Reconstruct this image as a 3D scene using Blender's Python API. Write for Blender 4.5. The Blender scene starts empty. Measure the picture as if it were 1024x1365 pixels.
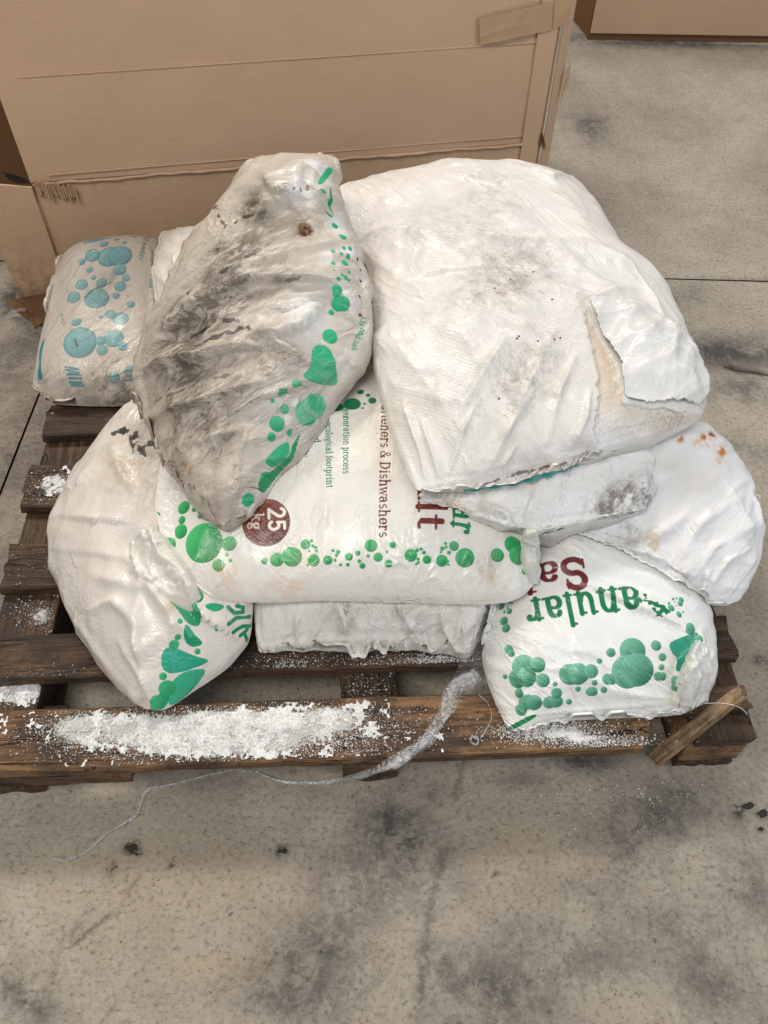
import bpy, math, random
import numpy as np
from mathutils import Matrix, Vector
random.seed(7); rng = np.random.default_rng(7)
SC = bpy.context.scene
COL = SC.collection

# ---------------------------------------------------------------- camera
PITCH, ROLL, CAMH, FOC = .893, .027, 1.355, 1150.0
_F = np.array([0, math.cos(PITCH), -math.sin(PITCH)]); _R = np.array([1., 0, 0]); _U = np.array([0, math.sin(PITCH), math.cos(PITCH)])
_c, _s = math.cos(ROLL), math.sin(ROLL)
def at(u, v, Z):
    """world point at height Z seen at photo pixel (u, v)"""
    a = u-512; b = v-682.5
    d = _F*FOC + _R*(_c*a+_s*b) - _U*(-_s*a+_c*b)
    return np.array([0, 0, CAMH]) + d*((Z-CAMH)/d[2])
def aty(u, v, n, q):
    """point where the sight line of pixel (u, v) meets the plane through q with normal n"""
    a = u-512; b = v-682.5
    d = _F*FOC + _R*(_c*a+_s*b) - _U*(-_s*a+_c*b)
    o = np.array([0, 0, CAMH]); return o + d*(((q-o)@n)/(d@n))
def proj(P):
    d = P-np.array([0, 0, CAMH]); x = d@_R; y = -(d@_U); z = d@_F
    u = FOC*x/z; v = FOC*y/z
    return 512+_c*u-_s*v, 682.5+_s*u+_c*v, z
cd = bpy.data.cameras.new('camera'); cam = bpy.data.objects.new('camera', cd); COL.objects.link(cam)
cd.sensor_fit = 'VERTICAL'; cd.sensor_height = 36; cd.lens = FOC/1365*36; cd.clip_start = .02; cd.clip_end = 100
Rr = _c*_R+_s*_U; Ur = -_s*_R+_c*_U
cam.matrix_world = Matrix([[Rr[0], Ur[0], -_F[0], 0], [Rr[1], Ur[1], -_F[1], 0], [Rr[2], Ur[2], -_F[2], CAMH], [0, 0, 0, 1]])
SC.camera = cam

# ---------------------------------------------------------------- light: a hall lit by ceiling lamps and an open door, plus an added front fill
w = bpy.data.worlds.new('World'); SC.world = w; w.use_nodes = True
w.node_tree.nodes['Background'].inputs[0].default_value = (.80, .84, .90, 1)
w.node_tree.nodes['Background'].inputs[1].default_value = .26
def area(name, loc, target, sx, sy, power, color):
    l = bpy.data.lights.new(name, 'AREA'); l.shape = 'RECTANGLE'; l.size = sx; l.size_y = sy; l.energy = power; l.color = color
    o = bpy.data.objects.new(name, l); COL.objects.link(o); o.location = loc
    o.rotation_euler = (Vector(target)-Vector(loc)).to_track_quat('-Z', 'Y').to_euler(); return o
area('ceiling_or_fill_lamp', (-1.5, 3.4, 4.3), (0, 1.0, 0), 1.8, .45, 125, (1, .95, .88))
area('ceiling_or_fill_lamp', (1.3, 4.2, 4.6), (0, 1.0, 0), 1.8, .35, 64, (1, .97, .93))
area('ceiling_or_fill_lamp', (-1.2, -1.2, 4.4), (0, 1.2, 0), 2.4, .6, 122, (1, .95, .88))  # added fill from the front to brighten the cardboard, no lamp known there
area('open_door_daylight', (3.6, -1.2, 2.4), (.3, .9, .2), 2.2, 2.2, 72, (.80, .89, 1.0))
SC.view_settings.view_transform = 'Standard'; SC.view_settings.look = 'None'
SC.cycles.transparent_max_bounces = 48; SC.cycles.max_bounces = 8
SC.view_settings.exposure = -0.10; SC.view_settings.gamma = 1

# ---------------------------------------------------------------- helpers
def srgb(*c):
    return tuple(((x/255)/12.92 if x/255 <= .04045 else ((x/255+.055)/1.055)**2.4) for x in c)
def mesh_np(name, V, F, mat=None, parent=None, smooth=True, attrs=None, uv=None):
    """V (n,3); F list of (m,k) int arrays"""
    me = bpy.data.meshes.new(name)
    Fs = [np.asarray(f, dtype=np.int32) for f in (F if isinstance(F, list) else [F])]
    loops = np.concatenate([f.ravel() for f in Fs]); sizes = np.concatenate([np.full(len(f), f.shape[1], np.int32) for f in Fs])
    me.vertices.add(len(V)); me.vertices.foreach_set('co', np.asarray(V, np.float32).ravel())
    me.loops.add(len(loops)); me.loops.foreach_set('vertex_index', loops)
    me.polygons.add(len(sizes)); st = np.concatenate([[0], np.cumsum(sizes)[:-1]]).astype(np.int32)
    me.polygons.foreach_set('loop_start', st)
    me.update(calc_edges=True); me.validate()
    me.polygons.foreach_set('use_smooth', np.full(len(me.polygons), smooth))
    for k, a in (attrs or {}).items():
        a = np.asarray(a, np.float32)
        if a.ndim == 1: at_ = me.attributes.new(k, 'FLOAT', 'POINT'); at_.data.foreach_set('value', a)
        else:
            at_ = me.attributes.new(k, 'FLOAT_COLOR', 'POINT'); at_.data.foreach_set('color', np.concatenate([a, np.ones((len(a), 1), np.float32)], 1).ravel())
    if uv is not None:
        l = me.uv_layers.new(name='UVMap'); l.data.foreach_set('uv', np.asarray(uv, np.float32)[loops].ravel())
    if mat: me.materials.append(mat)
    o = bpy.data.objects.new(name, me); COL.objects.link(o)
    if parent: o.parent = parent
    return o
def tag(o, label=None, cat=None, group=None, kind=None):
    for k, v in (('label', label), ('category', cat), ('group', group), ('kind', kind)):
        if v: o[k] = v
    return o
def empty(name, loc=(0, 0, 0)):
    o = bpy.data.objects.new(name, None); COL.objects.link(o); o.location = loc; o.empty_display_size = .05; return o
def grid_faces(n, m, off=0):
    i = np.arange(n*m, dtype=np.int32).reshape(n, m)+off
    return np.stack([i[:-1, :-1], i[1:, :-1], i[1:, 1:], i[:-1, 1:]], -1).reshape(-1, 4)
# smooth value noise, numpy
_NT = np.random.default_rng(3).random((64, 64, 64)).astype(np.float32)
def vnoise(P, sc, seed=0):
    q = np.asarray(P, np.float64)*sc+seed*7.31+100
    i = np.floor(q).astype(int); f = q-i; f = f*f*(3-2*f); i &= 63; j = (i+1) & 63
    def T(a, b, c): return _NT[a, b, c]
    x0, y0, z0 = i[..., 0], i[..., 1], i[..., 2]; x1, y1, z1 = j[..., 0], j[..., 1], j[..., 2]
    fx, fy, fz = f[..., 0], f[..., 1], f[..., 2]
    a = T(x0, y0, z0)*(1-fx)+T(x1, y0, z0)*fx; b = T(x0, y1, z0)*(1-fx)+T(x1, y1, z0)*fx
    c = T(x0, y0, z1)*(1-fx)+T(x1, y0, z1)*fx; d = T(x0, y1, z1)*(1-fx)+T(x1, y1, z1)*fx
    return (a*(1-fy)+b*fy)*(1-fz)+(c*(1-fy)+d*fy)*fz
def fbm(P, sc, oct=4, seed=0):
    r = 0; a = 1; t = 0
    for k in range(oct): r = r+a*vnoise(P, sc*2**k, seed+k*3.7); t += a; a *= .5
    return r/t
def sstep(a, b, x):
    t = np.clip((x-a)/(b-a), 0, 1); return t*t*(3-2*t)

# ---- node helper
class NT:
    def __init__(s, name):
        s.m = bpy.data.materials.new(name); s.m.use_nodes = True; s.t = s.m.node_tree; s.t.nodes.clear()
        s.out = s.n('ShaderNodeOutputMaterial')
    def n(s, typ, **kw):
        nd = s.t.nodes.new(typ)
        for k, v in kw.items():
            if k[0] == 'i' and k[1:].isdigit(): s.set(nd, int(k[1:]), v)
            else:
                try: setattr(nd, k, v)
                except Exception: s.set(nd, k, v)
        return nd
    def set(s, nd, k, v):
        inp = nd.inputs[k]
        if isinstance(v, bpy.types.NodeSocket): s.t.links.new(v, inp)
        elif isinstance(v, bpy.types.Node): s.t.links.new(v.outputs[0], inp)
        else:
            if inp.type == 'RGBA' and hasattr(v, '__len__') and len(v) == 3: v = (*v, 1)
            inp.default_value = v
    def math(s, op, a, b=0., clamp=False):
        nd = s.n('ShaderNodeMath', operation=op, use_clamp=clamp); s.set(nd, 0, a); s.set(nd, 1, b); return nd.outputs[0]
    def mix(s, f, a, b, bt='MIX'):
        nd = s.n('ShaderNodeMix', data_type='RGBA', blend_type=bt); s.set(nd, 0, f); s.set(nd, 6, a); s.set(nd, 7, b); return nd.outputs[2]
    def noise(s, vec, scale, det=4, rough=.55, dist=0):
        nd = s.n('ShaderNodeTexNoise'); s.set(nd, 'Vector', vec); s.set(nd, 'Scale', scale); s.set(nd, 'Detail', det); s.set(nd, 'Roughness', rough); s.set(nd, 'Distortion', dist); return nd.outputs['Fac']
    def mapr(s, v, a, b, c=0., d=1., smooth=True):
        nd = s.n('ShaderNodeMapRange', interpolation_type='SMOOTHSTEP' if smooth else 'LINEAR')
        for k, x in enumerate((v, a, b, c, d)): s.set(nd, k, x)
        return nd.outputs[0]
    def attr(s, name, out='Fac'):
        return s.n('ShaderNodeAttribute', attribute_name=name).outputs[out]
    def vmul(s, v, xyz):
        nd = s.n('ShaderNodeMapping'); s.set(nd, 'Vector', v); nd.inputs['Scale'].default_value = xyz; return nd.outputs[0]
    def bump(s, h, dist, strength=1., prev=None):
        nd = s.n('ShaderNodeBump'); s.set(nd, 'Height', h); s.set(nd, 'Distance', dist); s.set(nd, 'Strength', strength)
        if prev is not None: s.set(nd, 'Normal', prev)
        return nd.outputs[0]
    def bsdf(s, color, rough, normal=None, **kw):
        b = s.n('ShaderNodeBsdfPrincipled'); s.set(b, 'Base Color', color); s.set(b, 'Roughness', rough)
        if normal is not None: s.set(b, 'Normal', normal)
        for k, v in kw.items(): s.set(b, k.replace('_', ' '), v)
        s.t.links.new(b.outputs[0], s.out.inputs[0]); return b
    def pos(s): return s.n('ShaderNodeTexCoord').outputs['Object']

# ---------------------------------------------------------------- materials
def mat_bag(name, weave=1.0, rough=.36, crinkle=1.0, grime=srgb(84, 74, 64), img=None, fold=0., streak=.5, weavesc=1.):
    t = NT(name); P = t.pos()
    if img is None: col = t.attr('print', 'Color'); dirt = t.attr('dirt')
    else:                                             # the print drawn above in the bag's own coordinates
        um = t.n('ShaderNodeUVMap', uv_map='print'); ti = t.n('ShaderNodeTexImage', image=img, interpolation='Linear', extension='EXTEND'); t.set(ti, 0, um.outputs[0]); col = ti.outputs[0]; dirt = t.math('MULTIPLY', ti.outputs[1], 1.5)
    uv = t.n('ShaderNodeTexCoord').outputs['UV']
    mp = t.n('ShaderNodeMapping'); t.set(mp, 'Vector', P); mp.inputs['Rotation'].default_value = (0, 0, -fold); S = t.n('ShaderNodeMapping'); t.set(S, 'Vector', mp.outputs[0]); S.inputs['Scale'].default_value = (1-.72*streak, 1, .7); S = S.outputs[0]
    n1 = t.noise(S, 30+20*streak, 9, .75, .1); n2 = t.noise(P, 210, 4, .7); n3 = t.noise(S, 85, 6, .72, .5)
    f = t.math('MULTIPLY', dirt, t.mapr(n1, .40-.02*streak, .66-.04*streak, .10, 1.0))
    f = t.math('ADD', f, t.math('MULTIPLY', t.math('MULTIPLY', dirt, .9), t.mapr(n3, .52, .70)), True)
    speck = t.math('MULTIPLY', t.mapr(n2, .635, .69), t.math('ADD', t.math('MULTIPLY', dirt, 1.3), .24, True))
    c1 = t.mix(t.math('MULTIPLY', f, .78, True), col, grime)
    warm = t.mix(t.mapr(t.noise(P, 7, 3), .42, .7, 0, .16), c1, t.mix(1., c1, srgb(232, 214, 190), 'MULTIPLY'))
    c2 = t.mix(t.math('MULTIPLY', speck, .85, True), warm, srgb(58, 48, 40))
    # fine film creases: sharp ridges drawn out along the fold direction
    S2 = t.n('ShaderNodeMapping'); t.set(S2, 'Vector', mp.outputs[0]); S2.inputs['Scale'].default_value = (.30, 1, .8)
    def ridged(v, sc, dist=.6):
        n = t.noise(v, sc, 3, .55, dist); a = t.math('ABSOLUTE', t.math('SUBTRACT', n, .5)); return t.math('POWER', t.math('SUBTRACT', 1., t.math('MULTIPLY', a, 5.), True), 2.2)
    wv = t.n('ShaderNodeTexWave', wave_type='BANDS', bands_direction='DIAGONAL'); t.set(wv, 'Vector', uv); t.set(wv, 'Scale', 95.*weavesc); t.set(wv, 'Distortion', .3)
    wv2 = t.n('ShaderNodeTexWave', wave_type='BANDS', bands_direction='X'); t.set(wv2, 'Vector', uv); t.set(wv2, 'Scale', 110.*weavesc); t.set(wv2, 'Distortion', .3)
    hw = t.math('MULTIPLY', wv.outputs['Fac'], wv2.outputs['Fac'])
    m1 = t.mapr(t.noise(P, 6, 2), .40, .60); m2 = t.mapr(t.noise(P, 11, 2), .42, .62)
    b = t.bump(t.noise(P, 420, 2), .0006, .25*crinkle)
    b = t.bump(t.math('MULTIPLY', ridged(S2.outputs[0], 24), m1), .0042, .85*crinkle, b)
    b = t.bump(t.math('MULTIPLY', ridged(mp.outputs[0], 42, 1.2), m2), .0018, .6*crinkle, b)
    b = t.bump(hw, .0006, .5*weave, b)
    r = t.math('ADD', rough, t.math('MULTIPLY', f, .35), True)
    r = t.math('ADD', r, t.mapr(t.noise(P, 35, 3), .3, .7, -.07, .12))
    t.bsdf(c2, r, b, Specular_IOR_Level=.55)
    return t.m
def mat_wood(name, dark, light, salt=.0, wet=.45):
    t = NT(name); P = t.pos()
    oi = t.n('ShaderNodeObjectInfo').outputs['Random']; cmb = t.n('ShaderNodeCombineXYZ'); t.set(cmb, 0, t.math('MULTIPLY', oi, 9.)); t.set(cmb, 1, t.math('MULTIPLY', oi, 31.))
    def off(v):
        vv = t.n('ShaderNodeVectorMath', operation='ADD'); t.set(vv, 0, v); t.set(vv, 1, cmb); return vv.outputs[0]
    v = off(t.vmul(P, (1.0, 11, 11))); v3 = off(t.vmul(P, (.35, 14, 14))); o_ = off(P)
    g = t.noise(v, 5, 8, .72, 1.8); g2 = t.noise(v, 24, 6, .75, .6); big = t.noise(o_, 7, 5, .65); fib = t.noise(v3, 30, 4, .7, .4); sp_ = t.noise(o_, 45, 5, .75)
    c = t.mix(t.mapr(g, .35, .65), dark, light)
    c = t.mix(t.mapr(g2, .50, .66, 0, .75), c, tuple(x*.28 for x in dark))
    c = t.mix(t.mapr(fib, .5, .7, 0, .35), c, srgb(150, 126, 100))
    c = t.mix(t.mapr(big, .42, .62, 0, .7), c, srgb(46, 36, 29))
    c = t.mix(t.mapr(sp_, .56, .66, 0, .6), c, srgb(30, 22, 17))
    crk = t.noise(off(t.vmul(P, (.9, 9, 9))), 2.6, 3, .5, 1.2); ca = t.mapr(t.math('ABSOLUTE', t.math('SUBTRACT', crk, .5)), .0, .010, 1., 0.); cg = t.mapr(t.noise(o_, 4, 2), .50, .58); ck = t.math('MULTIPLY', ca, cg)
    c = t.mix(ck, c, srgb(14, 10, 8))
    ring = t.n('ShaderNodeTexVoronoi'); t.set(ring, 'Vector', off(t.vmul(P, (1, 2.2, 1)))); t.set(ring, 'Scale', 5.)
    c = t.mix(t.mapr(ring.outputs['Distance'], .03, .10, .85, 0.), c, srgb(26, 16, 10))
    s = t.attr('salt'); sn = t.noise(P, 160, 6, .8); sb = t.noise(P, 24, 4, .7)
    sm = t.mapr(t.math('ADD', t.math('MULTIPLY', t.math('ADD', sn, t.math('MULTIPLY', sb, .7)), .6), t.math('SUBTRACT', s, .5)), .52, .64, 0, .93)
    sp = t.mapr(t.noise(P, 230, 2, .5), .70, .74, 0, .8)
    c = t.mix(t.math('MAXIMUM', sm, t.math('MULTIPLY', sp, salt)), c, srgb(232, 230, 226))
    b = t.bump(g, .005, .6); b = t.bump(g2, .003, .8, b); b = t.bump(ck, -.006, 1., b); b = t.bump(t.math('MULTIPLY', sm, sn), .002, .4, b)
    t.bsdf(c, t.math('MAXIMUM', t.mapr(g2, .3, .7, wet, wet+.35), t.math('MULTIPLY', sm, .8)), b, Specular_IOR_Level=.45)
    return t.m
def mat_card(name, base, grime=.3):
    t = NT(name); P = t.pos(); n2 = t.noise(P, 3, 4); d = t.attr('dirt')
    wv = t.n('ShaderNodeTexWave', wave_type='BANDS', bands_direction='Z'); t.set(wv, 'Vector', P); t.set(wv, 'Scale', 42.); t.set(wv, 'Distortion', .25); t.set(wv, 'Detail', 1.)
    n = t.noise(t.vmul(P, (.8, .8, 9)), 12, 4, .6); fib = t.noise(P, 260, 4, .7)
    c = t.mix(t.mapr(n, .3, .7, 0, .10), base, tuple(x*.78 for x in base))
    c = t.mix(t.mapr(n2, .4, .7, 0, .16), c, tuple(x*.84 for x in base))
    c = t.mix(t.mapr(fib, .35, .65, .16, 0), c, tuple(x*.62 for x in base))
    c = t.mix(t.math('MULTIPLY', wv.outputs['Fac'], .015), c, tuple(x*.6 for x in base))
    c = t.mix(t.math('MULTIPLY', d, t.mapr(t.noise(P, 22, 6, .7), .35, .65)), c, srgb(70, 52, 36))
    c = t.mix(t.mapr(t.noise(t.vmul(P, (.4, .4, 1)), 70, 4, .6), .70, .75, 0, .30), c, srgb(120, 92, 68))
    b = t.bump(wv.outputs['Fac'], .0006, .10); b = t.bump(t.noise(P, 4, 2, .5), .02, .35, b); b = t.bump(fib, .0008, .4, b)
    t.bsdf(c, .66, b, Specular_IOR_Level=.25)
    return t.m
def mat_plain(name, col, rough=.5, nsc=60, var=.25, bumpd=.001, **kw):
    t = NT(name); P = t.pos(); n = t.noise(P, nsc, 5, .6)
    c = t.mix(t.mapr(n, .3, .7, 0, var), col, tuple(x*.45 for x in col))
    t.bsdf(c, rough, t.bump(n, bumpd, .6), **kw); return t.m
def mat_floor():
    t = NT('concrete'); P = t.pos(); st = t.attr('stain_shade'); wm = t.attr('warm'); mk = t.attr('mark')
    a = t.noise(P, 1.7, 6, .65, .5); b_ = t.noise(P, 8, 8, .75, .6); c_ = t.noise(P, 120, 6, .8); d_ = t.noise(P, 420, 3, .7); e_ = t.noise(P, 30, 7, .78, .8)
    c = t.mix(t.mapr(a, .3, .7), srgb(160, 149, 134), srgb(192, 181, 165))
    c = t.mix(t.mapr(b_, .42, .66, 0, .32), c, srgb(138, 129, 117))
    c = t.mix(t.mapr(e_, .52, .62, 0, .18), c, srgb(120, 108, 94))
    c = t.mix(t.math('MULTIPLY', wm, t.mapr(e_, .35, .55), True), c, srgb(188, 168, 138))
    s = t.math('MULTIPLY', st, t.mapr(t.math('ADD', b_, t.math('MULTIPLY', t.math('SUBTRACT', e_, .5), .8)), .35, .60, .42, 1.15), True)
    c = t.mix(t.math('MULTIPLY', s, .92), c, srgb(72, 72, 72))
    c = t.mix(t.mapr(c_, .36, .49, .62, 0.), c, srgb(86, 76, 65))
    c = t.mix(t.mapr(c_, .53, .72, 0., .42), c, srgb(214, 203, 184))
    c = t.mix(t.mapr(t.noise(P, 60, 2, .5), .72, .74, 0, .7), c, srgb(62, 52, 44))
    c = t.mix(t.mapr(t.noise(P, 24, 6, .85), .68, .70, 0, .5), c, srgb(60, 55, 50))
    hr = t.noise(t.vmul(P, (1, 5, 1)), 9, 6, .7, 2.); cr = t.math('ABSOLUTE', t.math('SUBTRACT', hr, .5)); crk = t.math('MULTIPLY', t.mapr(cr, .0, .006, .75, 0), t.mapr(t.noise(P, 2.5, 3), .5, .62))
    c = t.mix(crk, c, srgb(92, 82, 72))
    c = t.mix(t.math('MULTIPLY', mk, t.mapr(t.noise(P, 90, 5, .75), .34, .54), True), c, srgb(42, 38, 34))
    b = t.bump(c_, .005, .7); b = t.bump(b_, .012, .35, b); b = t.bump(e_, .006, .4, b); b = t.bump(d_, .0016, .55, b)
    t.bsdf(c, t.mapr(b_, .3, .7, .55, .85), b, Specular_IOR_Level=.35); return t.m
def mat_film(name, dens=.3, tint=(.92, .94, .95)):
    t = NT(name); P = t.pos(); n = t.noise(P, 70, 4, .65, 1.5); b = t.bump(n, .006, .9)
    tr = t.n('ShaderNodeBsdfTransparent'); gl = t.n('ShaderNodeBsdfGlossy'); t.set(gl, 'Roughness', .14); t.set(gl, 'Normal', b); t.set(gl, 'Color', (1, 1, 1, 1))
    df = t.n('ShaderNodeBsdfDiffuse'); t.set(df, 'Color', (*tint, 1)); t.set(df, 'Normal', b); tl = t.n('ShaderNodeBsdfTranslucent'); t.set(tl, 'Color', (*tint, 1))
    m0 = t.n('ShaderNodeMixShader'); t.set(m0, 0, .4); t.set(m0, 1, df); t.set(m0, 2, tl)
    m1 = t.n('ShaderNodeMixShader'); t.set(m1, 0, t.mapr(n, .42, .62, dens*.25, dens*2.2)); t.set(m1, 1, tr); t.set(m1, 2, m0)
    lw = t.n('ShaderNodeLayerWeight'); t.set(lw, 'Blend', .25); t.set(lw, 'Normal', b)
    m2 = t.n('ShaderNodeMixShader'); t.set(m2, 0, t.mapr(lw.outputs['Facing'], .2, 1., .05, .35)); t.set(m2, 1, m1); t.set(m2, 2, gl)
    t.t.links.new(m2.outputs[0], t.out.inputs[0]); return t.m
M = dict(
    tape=mat_plain('packing_tape', srgb(190, 155, 122), .16, 40, .10, .002),
    bag0=mat_bag('white_film', .1, .26, .5), bag=lambda i, f, c: mat_bag('white_film', .30, .30, c, img=i, fold=f), bagw=lambda i, f, c: mat_bag('woven_white_film', .8, .34, c, img=i, fold=f, streak=.3),
    bagd=lambda i, f, c: mat_bag('dirty_film', .15, .34, c, img=i, fold=f, streak=.75, grime=srgb(62, 49, 38)),
    wood=mat_wood('wet_dark_wood', srgb(48, 33, 23), srgb(104, 76, 52), .15, .40), woodf=mat_wood('front_board_wood', srgb(78, 54, 36), srgb(150, 112, 74), .5, .45),
    woodl=mat_wood('pale_block_wood', srgb(120, 88, 58), srgb(178, 136, 90), .3), stick=mat_wood('grey_split_wood', srgb(122, 92, 62), srgb(192, 162, 126), .2, .55),
    card=mat_card('cardboard', srgb(208, 174, 142)), card2=mat_card('cardboard_far', srgb(200, 168, 138)), cardd=mat_card('cardboard_brown_and_shaded', srgb(118, 86, 58)),
    floor=mat_floor(), film=mat_film('clear_stretch_film', .16), film2=mat_film('clear_tape', .22, srgb(190, 160, 128)), filmt=mat_film('thin_clear_film', .05),
    salt=mat_plain('salt', srgb(230, 229, 226), .4, 300, .34, .0012, Subsurface_Weight=.0), black=mat_plain('black_cord_and_gap', srgb(28, 26, 25), .45),
    joint=mat_plain('joint_filler', srgb(52, 46, 40), .9), salted=mat_plain('exposed_salt_mass', srgb(206, 190, 170), .45, 300, .2, .0015),
    soot=mat_plain('burnt_residue', srgb(48, 44, 36), .8, 90, .5, .003), wire=mat_plain('steel_nail', srgb(70, 48, 36), .6))
# ---------------------------------------------------------------- bag machinery
PRINT_RES = .00048
HX0, HY0, HR = -1.1, .1, .005
HN, HM = 440, 380
H = np.full((HN, HM), 0.0, np.float32)
def hidx(P):
    return np.clip(((P[..., 0]-HX0)/HR).astype(int), 0, HN-1), np.clip(((P[..., 1]-HY0)/HR).astype(int), 0, HM-1)
def hsplat(P):
    i, j = hidx(P); T = np.zeros_like(H); np.maximum.at(T, (i.ravel(), j.ravel()), P[..., 2].ravel().astype(np.float32))
    for _ in range(2):
        Q = T.copy()
        for dx in (-1, 0, 1):
            for dy in (-1, 0, 1): Q = np.maximum(Q, np.roll(np.roll(T, dx, 0), dy, 1))
        T = np.where(T > 0, T, Q)
    np.maximum(H, T, out=H)
def hget(P):
    x = (P[..., 0]-HX0)/HR-.5; y = (P[..., 1]-HY0)/HR-.5
    i = np.clip(np.floor(x).astype(int), 0, HN-2); j = np.clip(np.floor(y).astype(int), 0, HM-2); fx = np.clip(x-i, 0, 1); fy = np.clip(y-j, 0, 1)
    return (H[i, j]*(1-fx)+H[i+1, j]*fx)*(1-fy)+(H[i, j+1]*(1-fx)+H[i+1, j+1]*fx)*fy
def side(pts):
    Q = np.array([at(*p) for p in pts]); d = np.r_[0, np.cumsum(np.linalg.norm(np.diff(Q, axis=0), axis=1))]
    def f(t, k=7):
        t = np.asarray(t)*d[-1]; acc = 0
        for o in np.linspace(-1, 1, k):              # light corner rounding
            tt = np.clip(t+o*min(.022, d[-1]*.05)*np.minimum(1, np.minimum(t, d[-1]-t)/.03), 0, d[-1])
            acc = acc+np.stack([np.interp(tt, d, Q[:, a]) for a in range(3)], -1)
        return acc/k
    return f, d[-1]
def cres(A, n, ax):
    """resample grid A along axis ax to n samples, Catmull-Rom"""
    A = np.moveaxis(A, ax, 0); m = len(A); x = np.linspace(0, m-1, n); i = np.clip(np.floor(x).astype(int), 0, m-2); f = (x-i).reshape((-1,)+(1,)*(A.ndim-1))
    g = lambda k: A[np.clip(i+k, 0, m-1)]
    p0, p1, p2, p3 = g(-1), g(0), g(1), g(2)
    r = p1+.5*f*(p2-p0+f*(2*p0-5*p1+4*p2-p3+f*(3*(p1-p2)+p3-p0)))
    return np.moveaxis(r, 0, ax)
def normals(P):
    a = np.gradient(P, axis=0); b = np.gradient(P, axis=1); n = np.cross(a, b); n /= np.linalg.norm(n, axis=-1, keepdims=True)+1e-12
    return n
def facet(P, theta, spread, wl, seed, n=7, gate=.5):
    """crumpled-film relief: gated triangle waves with sharp crests, mostly across the direction theta"""
    r = np.random.default_rng(seed); wx = (fbm(P, 6, 3, seed)-.5)*.10; wy = (fbm(P, 6, 3, seed+40)-.5)*.10; X = P[..., 0]+wx; Y = P[..., 1]+P[..., 2]*.6+wy; out = 0
    for k in range(n):
        a = theta+np.pi/2+spread*r.uniform(-1, 1); w = wl*r.uniform(.6, 1.8); t = (X*np.cos(a)+Y*np.sin(a))/w+r.random(); f = np.abs(t-np.floor(t)-.5)*2
        g = sstep(gate, gate+.18, fbm(P, r.uniform(9, 20), 2, seed+k*3.1)); out = out+(f**3)*g*w/wl
    return out/n*2.2
def sim(P0, ex, iters, amp, noise, rng_amp, ka=.012, kn=.05, kb=.12, pen=.0):
    """inextensible film over a solid filling: excess film buckles outward into folds"""
    N = normals(P0); P = P0+N*(np.abs(noise)*amp)[..., None]
    n, m = P.shape[:2]; ex = ex if hasattr(ex, 'shape') else np.full((n, m), ex)
    cons = []
    for (a, b, k) in (((slice(1, None), slice(None)), (slice(None, -1), slice(None)), 1.), ((slice(None), slice(1, None)), (slice(None), slice(None, -1)), 1.),
                      ((slice(1, None), slice(1, None)), (slice(None, -1), slice(None, -1)), .5), ((slice(1, None), slice(None, -1)), (slice(None, -1), slice(1, None)), .5)):
        L = np.linalg.norm(P0[a]-P0[b], axis=-1)*(1+.5*(ex[a]+ex[b])); cons.append((a, b, L, k))
    edge = np.full((n, m), ka); edge[0] = edge[-1] = edge[:, 0] = edge[:, -1] = .16; edge = edge[..., None]
    for it in range(iters):
        D = np.zeros_like(P)
        for a, b, L, k in cons:
            d = P[a]-P[b]; l = np.linalg.norm(d, axis=-1)+1e-12; c = (.24*k*(l-L)/l)[..., None]*d
            D[a] -= c; D[b] += c
        P = P+D
        if it % 2 == 0:
            Lp = np.zeros_like(P); Lp[1:-1] += P[2:]+P[:-2]-2*P[1:-1]; Lp[:, 1:-1] += P[:, 2:]+P[:, :-2]-2*P[:, 1:-1]
            P = P+kb*.25*Lp
        P = P+edge*(P0-P)
        h = ((P-P0)*N).sum(-1); P = P-N*(np.where(h < -pen, (h+pen)*.7, kn*.1*h))[..., None]
    return P
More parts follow.
